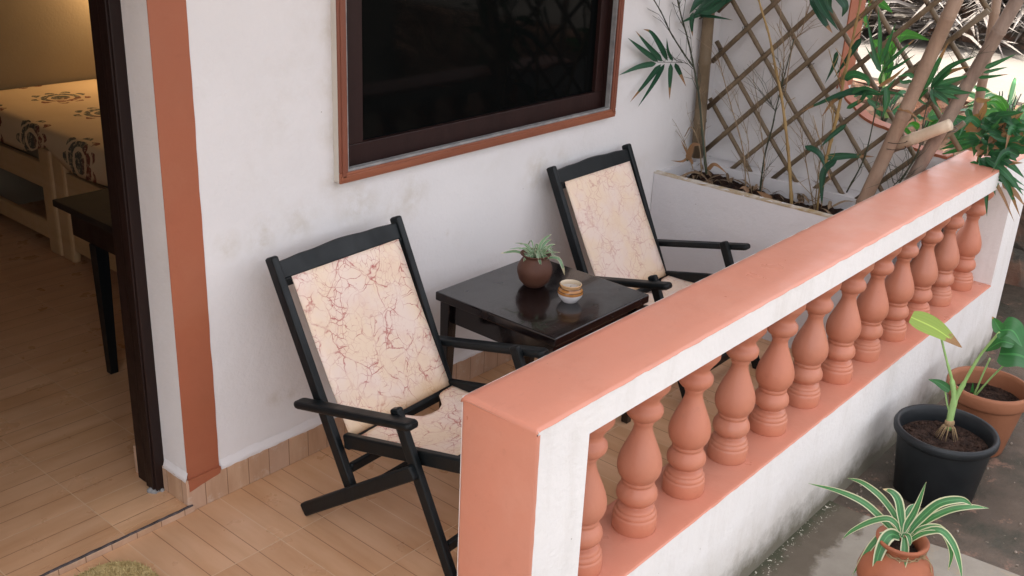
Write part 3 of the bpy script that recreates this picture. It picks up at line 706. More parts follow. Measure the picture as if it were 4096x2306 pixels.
# ================================================================ TABLE AND WHAT STANDS ON IT
tb = thing('side_table', 'square dark polished side table between the two easy chairs', 'table', (3.063, 2.382, 0))
bm = NB(); box(bm, (-.306, -.306, .553), (.306, .306, .590), .006, 3); obj('tabletop', bm, M['table'], tb)
bm = NB()
for s in (-1, 1):
    box(bm, (s*.262-.009, -.25, .462), (s*.262+.009, .25, .553)); box(bm, (-.25, s*.262-.009, .463), (.25, s*.262+.009, .5532))
obj('apron', bm, M['table'], tb)
for sx in (-1, 1):
    for sy in (-1, 1):
        bm = NB(); r = bmesh.ops.create_cube(bm, size=1)
        for v in r['verts']:
            k = .052 if v.co.z > 0 else .032; z = .553 if v.co.z > 0 else 0
            v.co = Vector((sx*(.266 if z else .275)+v.co.x*k, sy*(.266 if z else .272)+v.co.y*k, z))
        bmesh.ops.bevel(bm, geom=bm.edges[:], offset=.003, segments=1, affect='EDGES'); obj('leg', bm, M['table'], tb)
TZ = .590
LW = [1.0]
def leafmesh(bm, pts, W, rnd=None, brown=0.0, face=None, fold=.25, prof='lance', nseg=14):
    """leaf along smoothed pts; UVs: along/across + (random, brown share)"""
    uv = bm.loops.layers.uv.get('uv') or bm.loops.layers.uv.new('uv'); uv2 = bm.loops.layers.uv.get('rnd') or bm.loops.layers.uv.new('rnd')
    rnd = random.random() if rnd is None else rnd
    C = smooth_pts(pts, max(2, nseg//(len(pts)-1))); n = len(C)-1; W = W*LW[0]
    face = Vector(face) if face is not None else (CAM-C[n//2]).normalized()*.9+Vector((random.uniform(-.35, .35), random.uniform(-.35, .35), random.uniform(.0, .5)))
    rows = []
    for i, c in enumerate(C):
        t = i/n; T = (C[min(i+1, n)]-C[max(i-1, 0)]).normalized(); s = T.cross(face)
        s = s.normalized() if s.length > 1e-4 else Vector((1, 0, 0)); nn = s.cross(T)
        if prof == 'lance': wv = (min(1, t/.14)**.7)*(1-max(0, (t-.30)/.70)**1.5)*.80+.01
        elif prof == 'strap': wv = (.55+.45*min(1, t/.3))*(1-max(0, (t-.45)/.55)**2.2)+.02
        else: wv = (1-abs(2*min(t*1.25, 1)-.9)**2.2) if t < .8 else max(.03, (1-t)/.2*.52)
        if prof == 'heart': wv = max(.05, math.sin(math.pi*min(1, (t+.09)/1.12)**.62))*(1 if t < .97 else .4)
        h = W*.5*max(wv, .01)
        rows.append([bm.verts.new(c-s*h+nn*h*fold), bm.verts.new(c-s*h*.5+nn*h*fold*.35), bm.verts.new(c), bm.verts.new(c+s*h*.5+nn*h*fold*.35), bm.verts.new(c+s*h+nn*h*fold)])
    for i in range(n):
        for k in range(4):
            f = bm.faces.new((rows[i][k], rows[i][k+1], rows[i+1][k+1], rows[i+1][k])); f.smooth = True
            for lp, (a, b) in zip(f.loops, ((i, k), (i, k+1), (i+1, k+1), (i+1, k))):
                lp[uv].uv = (a/n, b/4); lp[uv2].uv = (rnd, brown)
def finish(name, bm, mat, parent=None):
    me = bpy.data.meshes.new(name); bm.to_mesh(me); bm.free(); me.materials.append(mat)
    o = bpy.data.objects.new(name, me); COL.objects.link(o)
    if parent is not None: o.parent = parent; o.matrix_parent_inverse = parent.matrix_world.inverted()
    return o
def lump(bm, c, rad, n=40, h=.006, sz=(.003, .009)):
    for _ in range(n):
        a = random.random()*6.28; q = rad*math.sqrt(random.random())
        bmesh.ops.create_icosphere(bm, subdivisions=1, radius=random.uniform(*sz), matrix=Matrix.Translation((c[0]+q*math.cos(a), c[1]+q*math.sin(a), c[2]+random.uniform(0, h))))
def soil_disc(c, rad, par, n=60, sz=(.003, .01)):
    bm = NB(); lathe(bm, [(rad, 0), (rad*.6, .004), (rad*.2, .006), (.001, .007)], 24, c); lump(bm, c, rad*.9, n, .005, sz); o = obj('soil', bm, M['soil'], None); o.parent = par; o.matrix_parent_inverse = par.matrix_world.inverted()

# brown pot: bottom contact near px (537,182)
def rc(u, v): return ((1700+u/2.417)/4, (900+v/2.417)/4)
P = onz(*rc(1050, 620), TZ); dv = Vector((P.x, P.y, 0)).normalized(); pc = P+dv*.045; pc.z = TZ
sc = .5*(1222-880)/2.417/4/FPX*((pc-CAM).dot(fw)+.0)
pot = thing('clay_pot', 'small round brown clay pot holding a spider plant on the side table', 'pot', pc)
R0 = sc
bm = NB(); lathe(bm, [(0, 0), (R0*.5, 0), (R0*.62, .006), (R0*.86, R0*.38), (R0*.985, R0*.80), (R0, R0*.98), (R0*.96, R0*1.2), (R0*.80, R0*1.52), (R0*.70, R0*1.66), (R0*.67, R0*1.74), (R0*.74, R0*1.80), (R0*.84, R0*1.86), (R0*.86, R0*1.92), (R0*.80, R0*1.93), (R0*.68, R0*1.84), (R0*.62, R0*1.72), (R0*.7, R0*1.5), (0, R0*1.45)], 40); obj('pot_body', bm, M['brownpot'], pot, True)
soil_disc((pc.x, pc.y, TZ+R0*1.62), R0*.62, pot, 30, (.002, .005))
sp = thing('spider_plant', 'small spider plant growing in the brown pot on the side table', 'plant', pc+Vector((0, 0, R0*1.62)))
bm = NB(); B = pc+Vector((0, 0, R0*1.66))
def L2(tip, mid, W=.012, base=(1085, 350), br=.08, off=0, boff=0):
    leafmesh(bm, [onp(*rc(*base), B, boff)]+[onp(*rc(*q), B, off*(.5+.5*i)) for i, q in enumerate(mid)]+[onp(*rc(*tip), B, off)], W*.95, brown=br, fold=.35, prof='strap')
L2((1225, 88), [(1110, 200), (1160, 130)], .014, off=.02); L2((1222, 140), [(1120, 230), (1170, 165)], .016, off=.03); L2((1265, 186), [(1150, 260), (1210, 200)], .013, off=-.01)
L2((1060, 185), [(1100, 280), (1090, 200)], .014, off=.03); L2((980, 178), [(1040, 260), (1010, 215)], .012, off=.04); L2((730, 275), [(980, 290), (880, 255), (800, 262)], .013, off=.02, br=.18)
L2((960, 385), [(1010, 300), (965, 330)], .012, off=-.03); L2((1125, 415), [(1080, 250), (1105, 330)], .016, off=-.05); L2((990, 290), [(1050, 300)], .014); L2((1350, 488), [(1190, 320), (1290, 325), (1335, 420)], .015, off=-.03, br=.25)
L2((1180, 240), [(1130, 270)], .014); L2((940, 300), [(1010, 290)], .011, off=.02); L2((1200, 320), [(1150, 300)], .013, off=-.04); L2((1130, 240), [(1110, 290)], .016); L2((1020, 330), [(1040, 300)], .013, off=-.03)
for k in range(14):
    a = k*.45+random.random()*.4; L = random.uniform(.06, .12); d = Vector((math.cos(a), math.sin(a), 0))
    leafmesh(bm, [B+d*.008, B+d*L*.5+Vector((0, 0, random.uniform(.03, .055))), B+d*L+Vector((0, 0, random.uniform(-.005, .06)))], .0065, brown=.1, fold=.35, prof='strap')
finish('foliage', bm, M['spider2'], sp)
# striped glazed jar
P = onz(*rc(1397, 758), TZ); pc = P+Vector((P.x, P.y, 0)).normalized()*.026; pc.z = TZ
jr = thing('glazed_jar', 'small brown and white glazed candle jar on the side table', 'jar', pc)
Rj = .5*(1522-1272)/2.417/4/FPX*((pc-CAM).dot(fw))
q = Rj/.046
bm = NB(); lathe(bm, [(a*q, b*q) for a, b in [(0, 0), (.026, 0), (.028, .003), (.034, .010), (.0425, .022), (.046, .034), (.0455, .041), (.0415, .049), (.0375, .053), (.0355, .057), (.0365, .060), (.0395, .063), (.0398, .066), (.0375, .0675)]], 40); obj('jar_body', bm, M['jar'], jr, True)
bm = NB(); lathe(bm, [(a*q, b*q) for a, b in [(.0375, .0675), (.0345, .066), (.033, .060), (.035, .052), (.036, .048)]], 40); obj('jar_lining', bm, M['jarin'], jr, True)
bm = NB(); lathe(bm, [(a*q, b*q) for a, b in [(.036, .052), (.02, .0525), (0.0005, .0535)]], 32); obj('candle', bm, M['wax'], jr, True)
bm = NB(); tube(bm, [(0, 0, .052*q), (.001, 0, .058*q)], .001, 6); obj('wick', bm, M['black'], jr)

# ================================================================ ROOM
def bed(y0, y1, label):
    t = thing('bed', label, 'bed', (2.55, (y0+y1)/2, .026), 0, 'two beds pushed together')
    def q(nm, a, b, bev=.006, mt='pine'):
        bm = NB(); box(bm, a, b, bev); o = obj(nm, bm, M[mt]); o.parent = t; o.matrix_parent_inverse = t.matrix_world.inverted()
    for ya, yb in ((y0, y0+.13), (y1-.13, y1)):
        for xa in (2.55, 4.45): q('leg', (xa, ya, .026), (xa+.05, yb, .64), .02)
    for xa in (2.56, 4.455):
        q('side_rail', (xa, y0+.13, .40), (xa+.03, y1-.13, .545)); q('lower_rail', (xa+.002, y0+.13, .10), (xa+.03, y1-.13, .20))
    q('slat_base', (2.59, y0+.02, .46), (4.45, y1-.02, .50), .004); q('mattress', (2.60, y0+.012, .50), (4.46, y1-.012, .70), .03, 'inner')
bed(3.95, 5.37, 'pine bed nearer the doorway, half hidden by the door frame')
bed(5.385, 6.40, 'pine bed against the far room wall')
bm = NB(); uv = bm.loops.layers.uv.new('uv'); YY = [3.93+i*.0353 for i in range(71)]
prof = [(4.5, .745), (3.8, .748), (3.2, .75), (2.70, .752), (2.60, .750), (2.565, .742), (2.548, .722), (2.542, .695), (2.540, .655), (2.542, .615), (2.546, .585)]
rows = []; dist = [0]
for a, b in zip(prof[:-1], prof[1:]): dist.append(dist[-1]+math.hypot(a[0]-b[0], a[1]-b[1]))
for y in YY:
    row = []
    for k, (x, z) in enumerate(prof):
        wob = (.012*noise.noise(Vector((y*6, k, 0)))) if k > 6 else .003*noise.noise(Vector((x*4, y*4, 0)))
        dz = .05*noise.noise(Vector((y*2.1, 4, 0))) if k == len(prof)-1 else (.03*noise.noise(Vector((y*2.1, 4, 0))) if k == len(prof)-2 else 0)
        if abs(y-5.38) < .2 and k >= 8: dz += .07*(1-abs(y-5.38)/.2)*(k-7)/3
        row.append(bm.verts.new((x+wob*(1 if k > 6 else 0), y, z+dz+(wob if k <= 6 else 0))))
    rows.append(row)
for i, (a, b) in enumerate(zip(rows[:-1], rows[1:])):
    for k in range(len(prof)-1):
        f = bm.faces.new((a[k], a[k+1], b[k+1], b[k])); f.smooth = True
        for lp, (yy, kk) in zip(f.loops, ((i, k), (i, k+1), (i+1, k+1), (i+1, k))): lp[uv].uv = (YY[yy]*1.0+.1, dist[kk]*1.0+.07)
o = finish('bedspread', bm, M['bedspread']); o.modifiers.new('s', 'SOLIDIFY').thickness = .006; tag(o, 'cream bedspread block printed with flower rosettes over both beds', 'bedspread')
dt = thing('desk', 'dark wooden table standing inside the room beside the bed', 'table', (2.25, 3.9, .026))
bm = NB(); box(bm, (-.27, -.5, .715), (.3, .30, .745), .004); obj('tabletop', bm, simple('dull_dark_wood', (.018, .012, .009), (.028, .018, .012), 8, .8, spec=.2), dt)
bm = NB(); box(bm, (-.235, -.42, .60), (.26, .22, .7148)); obj('apron', bm, M['maroon'], dt)
for x in (-.235, .24):
    for y in (-.42, .03):
        bm = NB(); r = bmesh.ops.create_cube(bm, size=1)
        for v in r['verts']:
            k = .055 if v.co.z > 0 else .035; v.co = Vector((x+.02+v.co.x*k, y+.02+v.co.y*k, .60 if v.co.z > 0 else 0))
        obj('leg', bm, M['black'], dt)
lq = ony(112, -30, 6.40)
lp = thing('wall_lamp', 'warm glowing wall lamp above the bed inside the room', 'lamp', (lq.x, 6.41, lq.z))
bm = NB(); bmesh.ops.create_uvsphere(bm, u_segments=20, v_segments=12, radius=.06, matrix=Matrix.Translation((0, -.12, 0))); obj('bulb', bm, M['bulb'], lp, True)
bm = NB(); tube(bm, [(0, .04, -.05), (0, -.06, -.06), (0, -.12, -.05)], .01, 8); obj('bracket', bm, M['black'], lp, True)
ld = bpy.data.lights.new('wall_lamp_light', 'POINT'); ld.energy = 2.3; ld.color = (1, .64, .34); ld.shadow_soft_size = .07
lo_ = bpy.data.objects.new('lamp_light', ld); COL.objects.link(lo_); lo_.parent = lp; lo_.location = (0, -.22, .02)

# coir doormat
def f7(u, v): return (u/2.862/4, (1900+v/2.862)/4)
cp = onz(*f7(1345, 905), .012)
bm = NB(); rad = .13; X1 = cp.x+.03; Y1 = 2.775; X0 = X1-.62; Y0 = Y1-.40; poly = []
for (cx, cy, a0) in ((X1-rad, Y1-rad, 0), (X0+rad, Y1-rad, 90), (X0+rad, Y0+rad, 180), (X1-rad, Y0+rad, 270)):
    for k in range(9): a = R(a0+k*90/8); poly.append((cx+rad*math.cos(a), cy+rad*math.sin(a)))
prism(bm, poly, .001, .014, 'z')
o = obj('doormat', bm, M['coir']); tag(o, 'olive brown coir doormat on the tiles below the doorstep', 'doormat')
bm2 = NB(); bm2.from_mesh(o.data)
def inside(x, y):
    if not (X0 < x < X1 and Y0 < y < Y1): return False
    dx = max(0, abs(x-(X0+X1)/2)-((X1-X0)/2-rad)); dy = max(0, abs(y-(Y0+Y1)/2)-((Y1-Y0)/2-rad)); return dx*dx+dy*dy < rad*rad
for _ in range(9000):
    x = random.uniform(X0+.2, X1); y = random.uniform(Y0, Y1)
    if not inside(x, y): continue
    h = random.uniform(.006, .014); a = random.random()*6.28; dx, dy = math.cos(a)*.0016, math.sin(a)*.0016
    tx, ty = random.uniform(-.007, .007), random.uniform(-.007, .007)
    v = [bm2.verts.new((x-dx, y-dy, .0135)), bm2.verts.new((x+dx, y+dy, .0135)), bm2.verts.new((x+tx, y+ty, .0135+h))]; bm2.faces.new(v)
bm2.to_mesh(o.data); bm2.free()

# ================================================================ TRELLIS AND POLES
tr = thing('bamboo_trellis', 'diamond lattice trellis of thin bamboo canes fixed above the planter', 'trellis', (4.93, 2.1, .712))
def tp(nm, bm, mt):
    o = obj(nm, bm, M[mt], None, True); o.parent = tr; o.matrix_parent_inverse = tr.matrix_world.inverted()
YL, YR, ZB, ZTT = 2.80, 1.47, .70, 2.45
def clip(m_, c_):
    ps = []
    for y in (YL, YR):
        z = m_*y+c_
        if ZB <= z <= ZTT: ps.append((y, z))
    for z in (ZB, ZTT):
        y = (z-c_)/m_
        if YR < y < YL: ps.append((y, z))
    return ps
for k in range(-1, 9):
    c_ = 4.28-.253*k+random.uniform(-.008, .008)
    if k < 0: c_ = 4.28+.253*(-k)
    ps = clip(-1.08, c_)
    if len(ps) == 2 and math.dist(*ps) > .25:
        (ya, za), (yb, zb) = ps; bm = NB(); bamboo(bm, (4.925+random.uniform(-.004, .004), ya, za), (4.925, yb, zb), .0135, .0115, .26, 10, random.uniform(-.008, .008)); tp('slat', bm, 'slat')
for c_ in (5.05,):
    ps = clip(-1.08, c_)
    if len(ps) == 2: (ya, za), (yb, zb) = ps; bm = NB(); bamboo(bm, (4.925, ya, za), (4.925, yb, zb), .0135, .0115, .26, 10); tp('slat', bm, 'slat')
for c_ in (-2.17, -1.868, -1.58, -1.29, -.95, -.65, -.335, -.03, .28, .6):
    ps = clip(1.15, c_)
    if len(ps) == 2 and math.dist(*ps) > .2:
        (ya, za), (yb, zb) = ps; bm = NB(); bamboo(bm, (4.947, ya, za), (4.947+random.uniform(-.004, .004), yb, zb), .0125, .0115, .24, 10, random.uniform(-.008, .008)); tp('slat', bm, 'slat')
bm = NB(); bamboo(bm, onx(*r5(625, 1010), 4.90), onx(*r5(735, -320), 4.90), .034, .030, .30, 16); tp('post', bm, 'slat')
bm = NB(); bamboo(bm, onx(*r6(1065, 1160), 5.45), onx(*r6(1235, 40), 5.45)+Vector((0, 0, .5)), .024, .022, .34, 14); tp('post', bm, 'pole')
bm = NB(); wires = [(2.636, 1.433), (2.515, 1.315), (2.644, 1.173), (2.387, 1.174), (2.528, 1.038), (2.256, 1.311), (2.007, 1.358), (2.386, 1.453), (1.877, 1.506), (1.745, 1.374), (2.76, 1.306), (1.888, 1.225), (1.737, 1.661), (1.617, 1.53), (2.032, 1.077)]
for y, z in wires:
    for s in (-1, 1):
        n = 14; pts = [Vector((4.936+.020*math.cos(a*6.283/n), y+.016*math.sin(a*6.283/n)*1.0, z+s*.014*math.sin(a*6.283/n))) for a in range(n+1)]
        tube(bm, pts, .0012, 5)
    tube(bm, [(4.912, y, z), (4.900, y-.012, z+.02), (4.90, y-.026, z+.026)], .0011, 5)
    tp('wire_tie', bm, 'black'); bm = NB()
bm.free()
def pole(label, a, b, r0, r1, mt, step=.42, bend=.0):
    bm = NB(); bamboo(bm, a, b, r0, r1, step, 20, bend); return tag(obj('bamboo_pole', bm, M[mt], None, True), label, 'pole')
a = onx(*r6(380, 1370), 4.70); a2 = onx(*r6(1005, 0), 4.70); d = (a2-a).normalized()
pole('thick brown bamboo pole leaning out of the planter, the left one of two', a-d*.12, a2+d*.75, .033, .030, 'pole', .52)
a = onx(*r6(720, 1160), 4.80); a2 = onx(*r6(1400, 0), 4.80); d = (a2-a).normalized()
pole('weathered grey bamboo pole leaning beside the end of the orange rail', a-d*.35, a2+d*.6, .031, .0285, 'polegrey', .48)
a = onx(*r6(560, 960), 4.755); b_ = onx(*r6(968, 803), 4.725)
pole('short pale bamboo brace tied between the two leaning poles', a, b_, .0285, .026, 'polepale', .22)
for q, px, lb in (((4.70), r6(620, 935), 'thin black wire binding the brace to the thick brown pole'), ((4.79), r6(950, 820), 'thin black wire binding the brace to the weathered grey pole')):
    P = onx(*px, q)
    bm = NB(); n = 20; tube(bm, [P+Vector((.043*math.cos(i*.63), .043*math.sin(i*.63), .006*i/2-.03)) for i in range(n)], .0016, 5)
    tag(obj('binding_wire', bm, M['black']), lb, 'wire')

# ================================================================ PLANTS IN THE PLANTER
def twigs(bm, pts, n, ln, r=.0015, spread=1.0):
    C = smooth_pts(pts, 6)
    for _ in range(n):
        i = random.randrange(1, len(C)-1); p = C[i]; T = (C[i+1]-C[i-1]).normalized()
        d = (T+Vector((random.uniform(-.5, .2), random.uniform(-1, 1), random.uniform(-.1, .8)))*spread).normalized(); L = ln*random.uniform(.4, 1.2)
        a = p+d*L*.5+Vector((0, random.uniform(-.02, .02), .01)); b_ = p+d*L
        tube(bm, [p, a, b_], [r, r*.8, r*.5], 4)
        if random.random() < .6: tube(bm, [a, a+Vector((random.uniform(-.04, .02), random.uniform(-.06, .06), random.uniform(0, .09)))], [r*.7, r*.4], 4)
def plant(label, X, stems, leaves, stem_mat, leaf_m, conv=r5, tw=6, twl=.16, dep=.0, name='bamboo_plant', cat='bamboo'):
    base = onx(*conv(*stems[0][0][0]), X)
    t = thing(name, label, cat, base)
    bm = NB()
    for pts, r in stems:
        W = [onx(*conv(*p), X+(dep*random.uniform(-1, 1) if i else 0)) for i, p in enumerate(pts)]
        C = smooth_pts(W, 7); n = len(C); tube(bm, C, [r*(1-.5*i/n)*(1.35 if i % 5 == 2 else 1) for i in range(n)], 8)
        if tw: twigs(bm, W, tw, twl, max(.0012, r*.3))
    o = obj('stem', bm, M[stem_mat], None, True); o.parent = t; o.matrix_parent_inverse = t.matrix_world.inverted()
    if leaves:
        bm = NB()
        for lf in leaves:
            pts, wpx, br = lf[0], lf[1], (lf[2] if len(lf) > 2 else 0); off = lf[3] if len(lf) > 3 else random.uniform(-.03, .03)
            W = []
            for i, p in enumerate(pts): W.append(onx(*conv(*p), X+off*(i/(len(pts)-1))-.01))
            if len(W) == 2: mid = (W[0]+W[1])/2+Vector((0, 0, .012)); W = [W[0], mid, W[1]]
            leafmesh(bm, W, wpx, brown=br)
        finish('foliage', bm, M[leaf_m], t)
    return t
LW[0] = 1.3
# left: dark stem with one flat spray against the house wall
plant('dark stemmed bamboo with a flat spray of green leaves against the house wall', 4.66,
      [([(685, 1120), (660, 860), (635, 600), (600, 410), (565, 250), (515, 70), (480, -120)], .006), ([(600, 430), (530, 330), (450, 200), (400, 90), (330, -30), (260, -150)], .0042), ([(600, 445), (560, 410), (500, 402), (370, 402)], .0018)],
      [([(375, 398), (270, 320), (178, 243)], .026), ([(402, 395), (320, 310), (228, 198)], .028, .16), ([(436, 392), (385, 290), (330, 210), (278, 188)], .026, .25), ([(468, 392), (440, 330), (430, 245)], .016),
       ([(362, 408), (250, 430), (120, 485)], .026), ([(392, 414), (310, 520), (192, 660)], .027, .28), ([(416, 412), (345, 540), (243, 692)], .024, .08), ([(455, 408), (450, 520), (448, 642)], .024, .35), ([(484, 406), (515, 470), (556, 560)], .022, .45)],
      'culm_d', 'bleaf_d', r5, 9, .17, 0)
plant('bare dark bamboo shoot rising straight from the left end of the planter', 4.70, [([(655, 1120), (640, 940), (590, 820), (545, 880)], .004), ([(690, 1125), (680, 1000), (660, 760), (640, 560)], .0045), ([(600, 1090), (560, 960), (540, 900)], .003)],
      [([(590, 1000), (530, 1040), (455, 1035)], .014, 1), ([(600, 1060), (560, 980), (520, 900)], .016, 1), ([(560, 1040), (600, 940), (650, 935)], .03, 1), ([(690, 1100), (740, 1060), (820, 1120)], .02, 1)], 'twig', 'bleaf_d', r5, 7, .14)
# blurred dark leaves hanging in from the top
plant('dark broad bamboo leaves hanging in over the trellis top', 4.72, [([(640, 120), (760, 60), (900, -60), (1000, -200)], .004)],
      [([(830, -40), (700, 20), (590, 110)], .055), ([(900, -60), (760, 30), (640, 120)], .05), ([(820, -20), (700, 70), (610, 60)], .045), ([(700, 60), (620, 100), (510, 150)], .026, .1), ([(600, 80), (590, 150), (596, 235)], .024, .2), ([(700, -40), (640, 0), (575, 90)], .05), ([(640, 100), (740, 110), (860, 130)], .018, .1)],
      'culm_d', 'bleaf_d', r5, 8, .2)
# yellow culm and thin dry canes
plant('tall yellow bamboo cane standing in the planter', 4.70, [([(1236, 1335), (1222, 1090), (1205, 900), (1172, 640), (1130, 430), (1090, 230), (1040, 60), (990, -120)], .0085)], [], 'culm_y', 'bleaf', r5, 8, .13)
plant('thin dry bamboo cane between the yellow cane and the planter end', 4.72, [([(940, 1230), (930, 1030), (900, 870), (850, 700), (790, 480), (760, 380)], .0035), ([(1040, 1240), (1060, 1060), (1040, 860), (1010, 620), (985, 510)], .0025), ([(980, 1250), (950, 1080), (955, 900), (880, 650)], .0022)],
      [([(1110, 1290), (1060, 1260), (1010, 1230)], .03, 1), ([(960, 1240), (930, 1210), (900, 1215)], .02, 1)], 'twig', 'bleaf_d', r5, 14, .16)
plant('slender green bamboo shoot in the middle of the planter', 4.73, [([(1030, 1235), (1060, 1010), (1110, 820), (1130, 720), (1160, 600), (1190, 480), (1250, 250)], .0048), ([(1130, 720), (1100, 660)], .002)], [], 'culm_d', 'bleaf_d', r5, 10, .2)
plant('dry twiggy bamboo cane behind the yellow cane', 4.74, [([(1380, 1350), (1330, 1060), (1290, 820)], .003), ([(1170, 560), (1185, 380), (1180, 260), (1140, 150)], .003), ([(1190, 620), (1240, 300), (1300, 200), (1340, 40)], .0028), ([(1380, 1360), (1420, 1020), (1440, 740)], .0026)], [], 'twig', 'bleaf_d', r5, 12, .17)
# right part (region r6)
LW[0] = .95
plant('yellow bamboo cane crossing the orange corner of the wall', 4.70, [([(165, 1060), (200, 900), (250, 700), (285, 500), (330, 300), (380, 60), (410, -120)], .0095), ([(110, 1365), (130, 1180), (165, 1040)], .0055)],
      [([(440, 592), (330, 590), (220, 650), (135, 760)], .045, .45), ([(500, 605), (300, 600), (140, 660), (0, 725)], .035, .25), ([(160, 1018), (300, 1005), (482, 1010)], .045, .28), ([(30, 940), (130, 1000), (205, 1175)], .04, .3),
       ([(395, 245), (330, 340), (218, 505)], .035), ([(285, 510), (350, 490), (440, 525)], .042), ([(100, -40), (150, 60), (250, 200)], .05), ([(60, -30), (150, 130), (210, 215)], .045, .35), ([(230, -40), (290, 40), (270, 110)], .05), ([(180, -60), (180, 30), (215, 90)], .05),
       ([(240, 1030), (150, 1120), (140, 1340)], .05, .1), ([(300, 800), (200, 880), (130, 950)], .03), ([(240, 330), (220, 420), (160, 540)], .03)],
      'culm_y', 'bleaf_d', r6, 10, .2)
LW[0] = .85
plant('fan of narrow green bamboo leaves in front of the bright terrace', 4.68, [([(300, 1240), (420, 1000), (500, 640), (525, 480)], .004), ([(525, 480), (600, 380), (740, 260)], .0015), ([(500, 600), (620, 420), (700, 330)], .002)],
      [([(520, 465), (480, 350), (422, 70)], .034), ([(512, 370), (515, 200), (503, 50)], .026), ([(525, 405), (570, 280), (618, 145)], .03), ([(535, 435), (640, 340), (742, 250)], .026, .2), ([(540, 470), (640, 420), (745, 350)], .024, .15), ([(525, 465), (480, 400), (415, 285)], .02),
       ([(290, 505), (350, 480), (430, 510), (445, 560)], .055), ([(380, 570), (480, 600), (610, 600), (720, 650)], .03), ([(330, 600), (420, 570), (520, 600)], .035, .1), ([(300, 700), (370, 660), (440, 600)], .03, .5), ([(430, 640), (520, 700), (600, 720)], .035, .6), ([(440, 560), (400, 640), (330, 700)], .03), ([(560, 560), (560, 660), (530, 760)], .04), ([(620, 700), (700, 720), (790, 790)], .02, 1), ([(505, 560), (600, 500), (685, 425)], .026, 1), ([(520, 590), (570, 560), (620, 500)], .026), ([(560, 600), (545, 640), (540, 720)], .03), ([(730, 500), (700, 480), (625, 495)], .03), ([(725, 520), (660, 530), (640, 500)], .024)],
      'culm_d', 'bleaf', r6, 7, .14)
LW[0] = .72
plant('drooping green bamboo with brown tipped leaves between the leaning poles', 4.76, [([(640, 1180), (760, 980), (800, 760), (850, 570)], .004), ([(850, 570), (930, 470), (1130, 350)], .002), ([(600, 1200), (690, 1100), (800, 900)], .002), ([(560, 1000), (600, 1180)], .002)],
      [([(840, 560), (970, 430), (1135, 362)], .05), ([(840, 570), (960, 470), (1105, 425)], .045, .5), ([(800, 580), (880, 420), (960, 268)], .045, .35), ([(1190, 440), (1280, 400), (1395, 348)], .036), ([(1180, 470), (1260, 450), (1340, 432)], .024), ([(1150, 500), (1230, 495), (1345, 478)], .028, .25),
       ([(1130, 575), (1180, 575), (1225, 590)], .034, .1), ([(850, 560), (980, 520), (1110, 480)], .05, .15), ([(860, 570), (960, 560), (1080, 590)], .055), ([(850, 580), (940, 610), (1030, 640)], .05), ([(850, 570), (860, 640), (900, 700)], .035, .1), ([(830, 570), (770, 640), (850, 690)], .03, .1), ([(860, 590), (930, 640), (960, 680)], .05), ([(870, 560), (1000, 590), (1120, 600)], .05), ([(840, 590), (900, 600), (960, 590)], .06)],
      'culm_d', 'bleaf', r6, 8, .14)
lv = [([(1170, 880), (1050, 880), (930, 940)], .045), ([(1170, 890), (1020, 930), (895, 965)], .035), ([(1160, 900), (1030, 960), (895, 1000)], .035), ([(1170, 880), (1250, 800), (1300, 780)], .05), ([(1160, 870), (1180, 800), (1200, 740)], .05, .15),
      ([(1200, 760), (1320, 740), (1450, 720)], .05), ([(1180, 880), (1300, 880), (1450, 885)], .055, .12), ([(1180, 900), (1290, 930), (1420, 980)], .05, .3), ([(1190, 970), (1320, 975), (1450, 960)], .05, .5), ([(1160, 1020), (1280, 1100), (1395, 1305)], .055), ([(1190, 1010), (1330, 1120), (1440, 1260)], .05), ([(1230, 1040), (1330, 1180), (1420, 1400)], .04, .3), ([(1150, 1010), (1230, 1150), (1260, 1260)], .045), ([(1220, 990), (1350, 1060), (1450, 1150)], .05), ([(1165, 1030), (1195, 1180), (1205, 1395)], .045),
      ([(1180, 1050), (1290, 1230), (1382, 1432)], .026, .6), ([(1150, 1050), (1080, 1070), (995, 1060)], .04), ([(1160, 1040), (1290, 1050), (1440, 1050)], .05, .4), ([(1180, 1040), (1280, 1130), (1400, 1180)], .03), ([(1170, 1060), (1310, 1160), (1450, 1230)], .045), ([(1240, 1080), (1340, 1130), (1450, 1200)], .03), ([(1300, 1180), (1380, 1240), (1450, 1330)], .04, 1),
      ([(1160, 760), (1190, 700), (1200, 650)], .04, 1), ([(1300, 800), (1370, 770), (1440, 725)], .05, 1), ([(1130, 640), (1180, 650), (1240, 640)], .03, 1), ([(1300, 960), (1380, 930), (1450, 940)], .03, .8), ([(1150, 930), (1165, 970), (1135, 1010)], .05, 1), ([(1080, 700), (1100, 760), (1150, 820)], .04), ([(1100, 860), (1130, 940), (1120, 1010)], .05), ([(1220, 820), (1240, 760), (1290, 720)], .05), ([(1330, 860), (1380, 820), (1450, 800)], .06), ([(1340, 780), (1400, 820), (1450, 850)], .07), ([(1260, 1000), (1340, 1000), (1400, 1040)], .06)]
for _ in range(46):
    u, v = random.uniform(1150, 1420), random.uniform(780, 1010); a = random.uniform(-.6, 3.4); L = random.uniform(130, 240); lv.append(([(u, v), (u+math.cos(a)*L*.5, v-math.sin(a)*L*.35), (u+math.cos(a)*L, v+random.uniform(-.5, .6)*L)], random.uniform(.03, .055), random.choice([0, 0, .1, .3, 1]), random.uniform(-.12, .1)))
LW[0] = .95
plant('dense clump of green bamboo leaves spilling over the far end of the orange rail', 5.06, [([(1130, 1090), (1160, 1000), (1175, 880), (1240, 780)], .005), ([(1240, 1010), (1280, 900), (1340, 700)], .005)], lv, 'culm_d', 'bleaf', r6, 8, .15)
LW[0] = 1.0
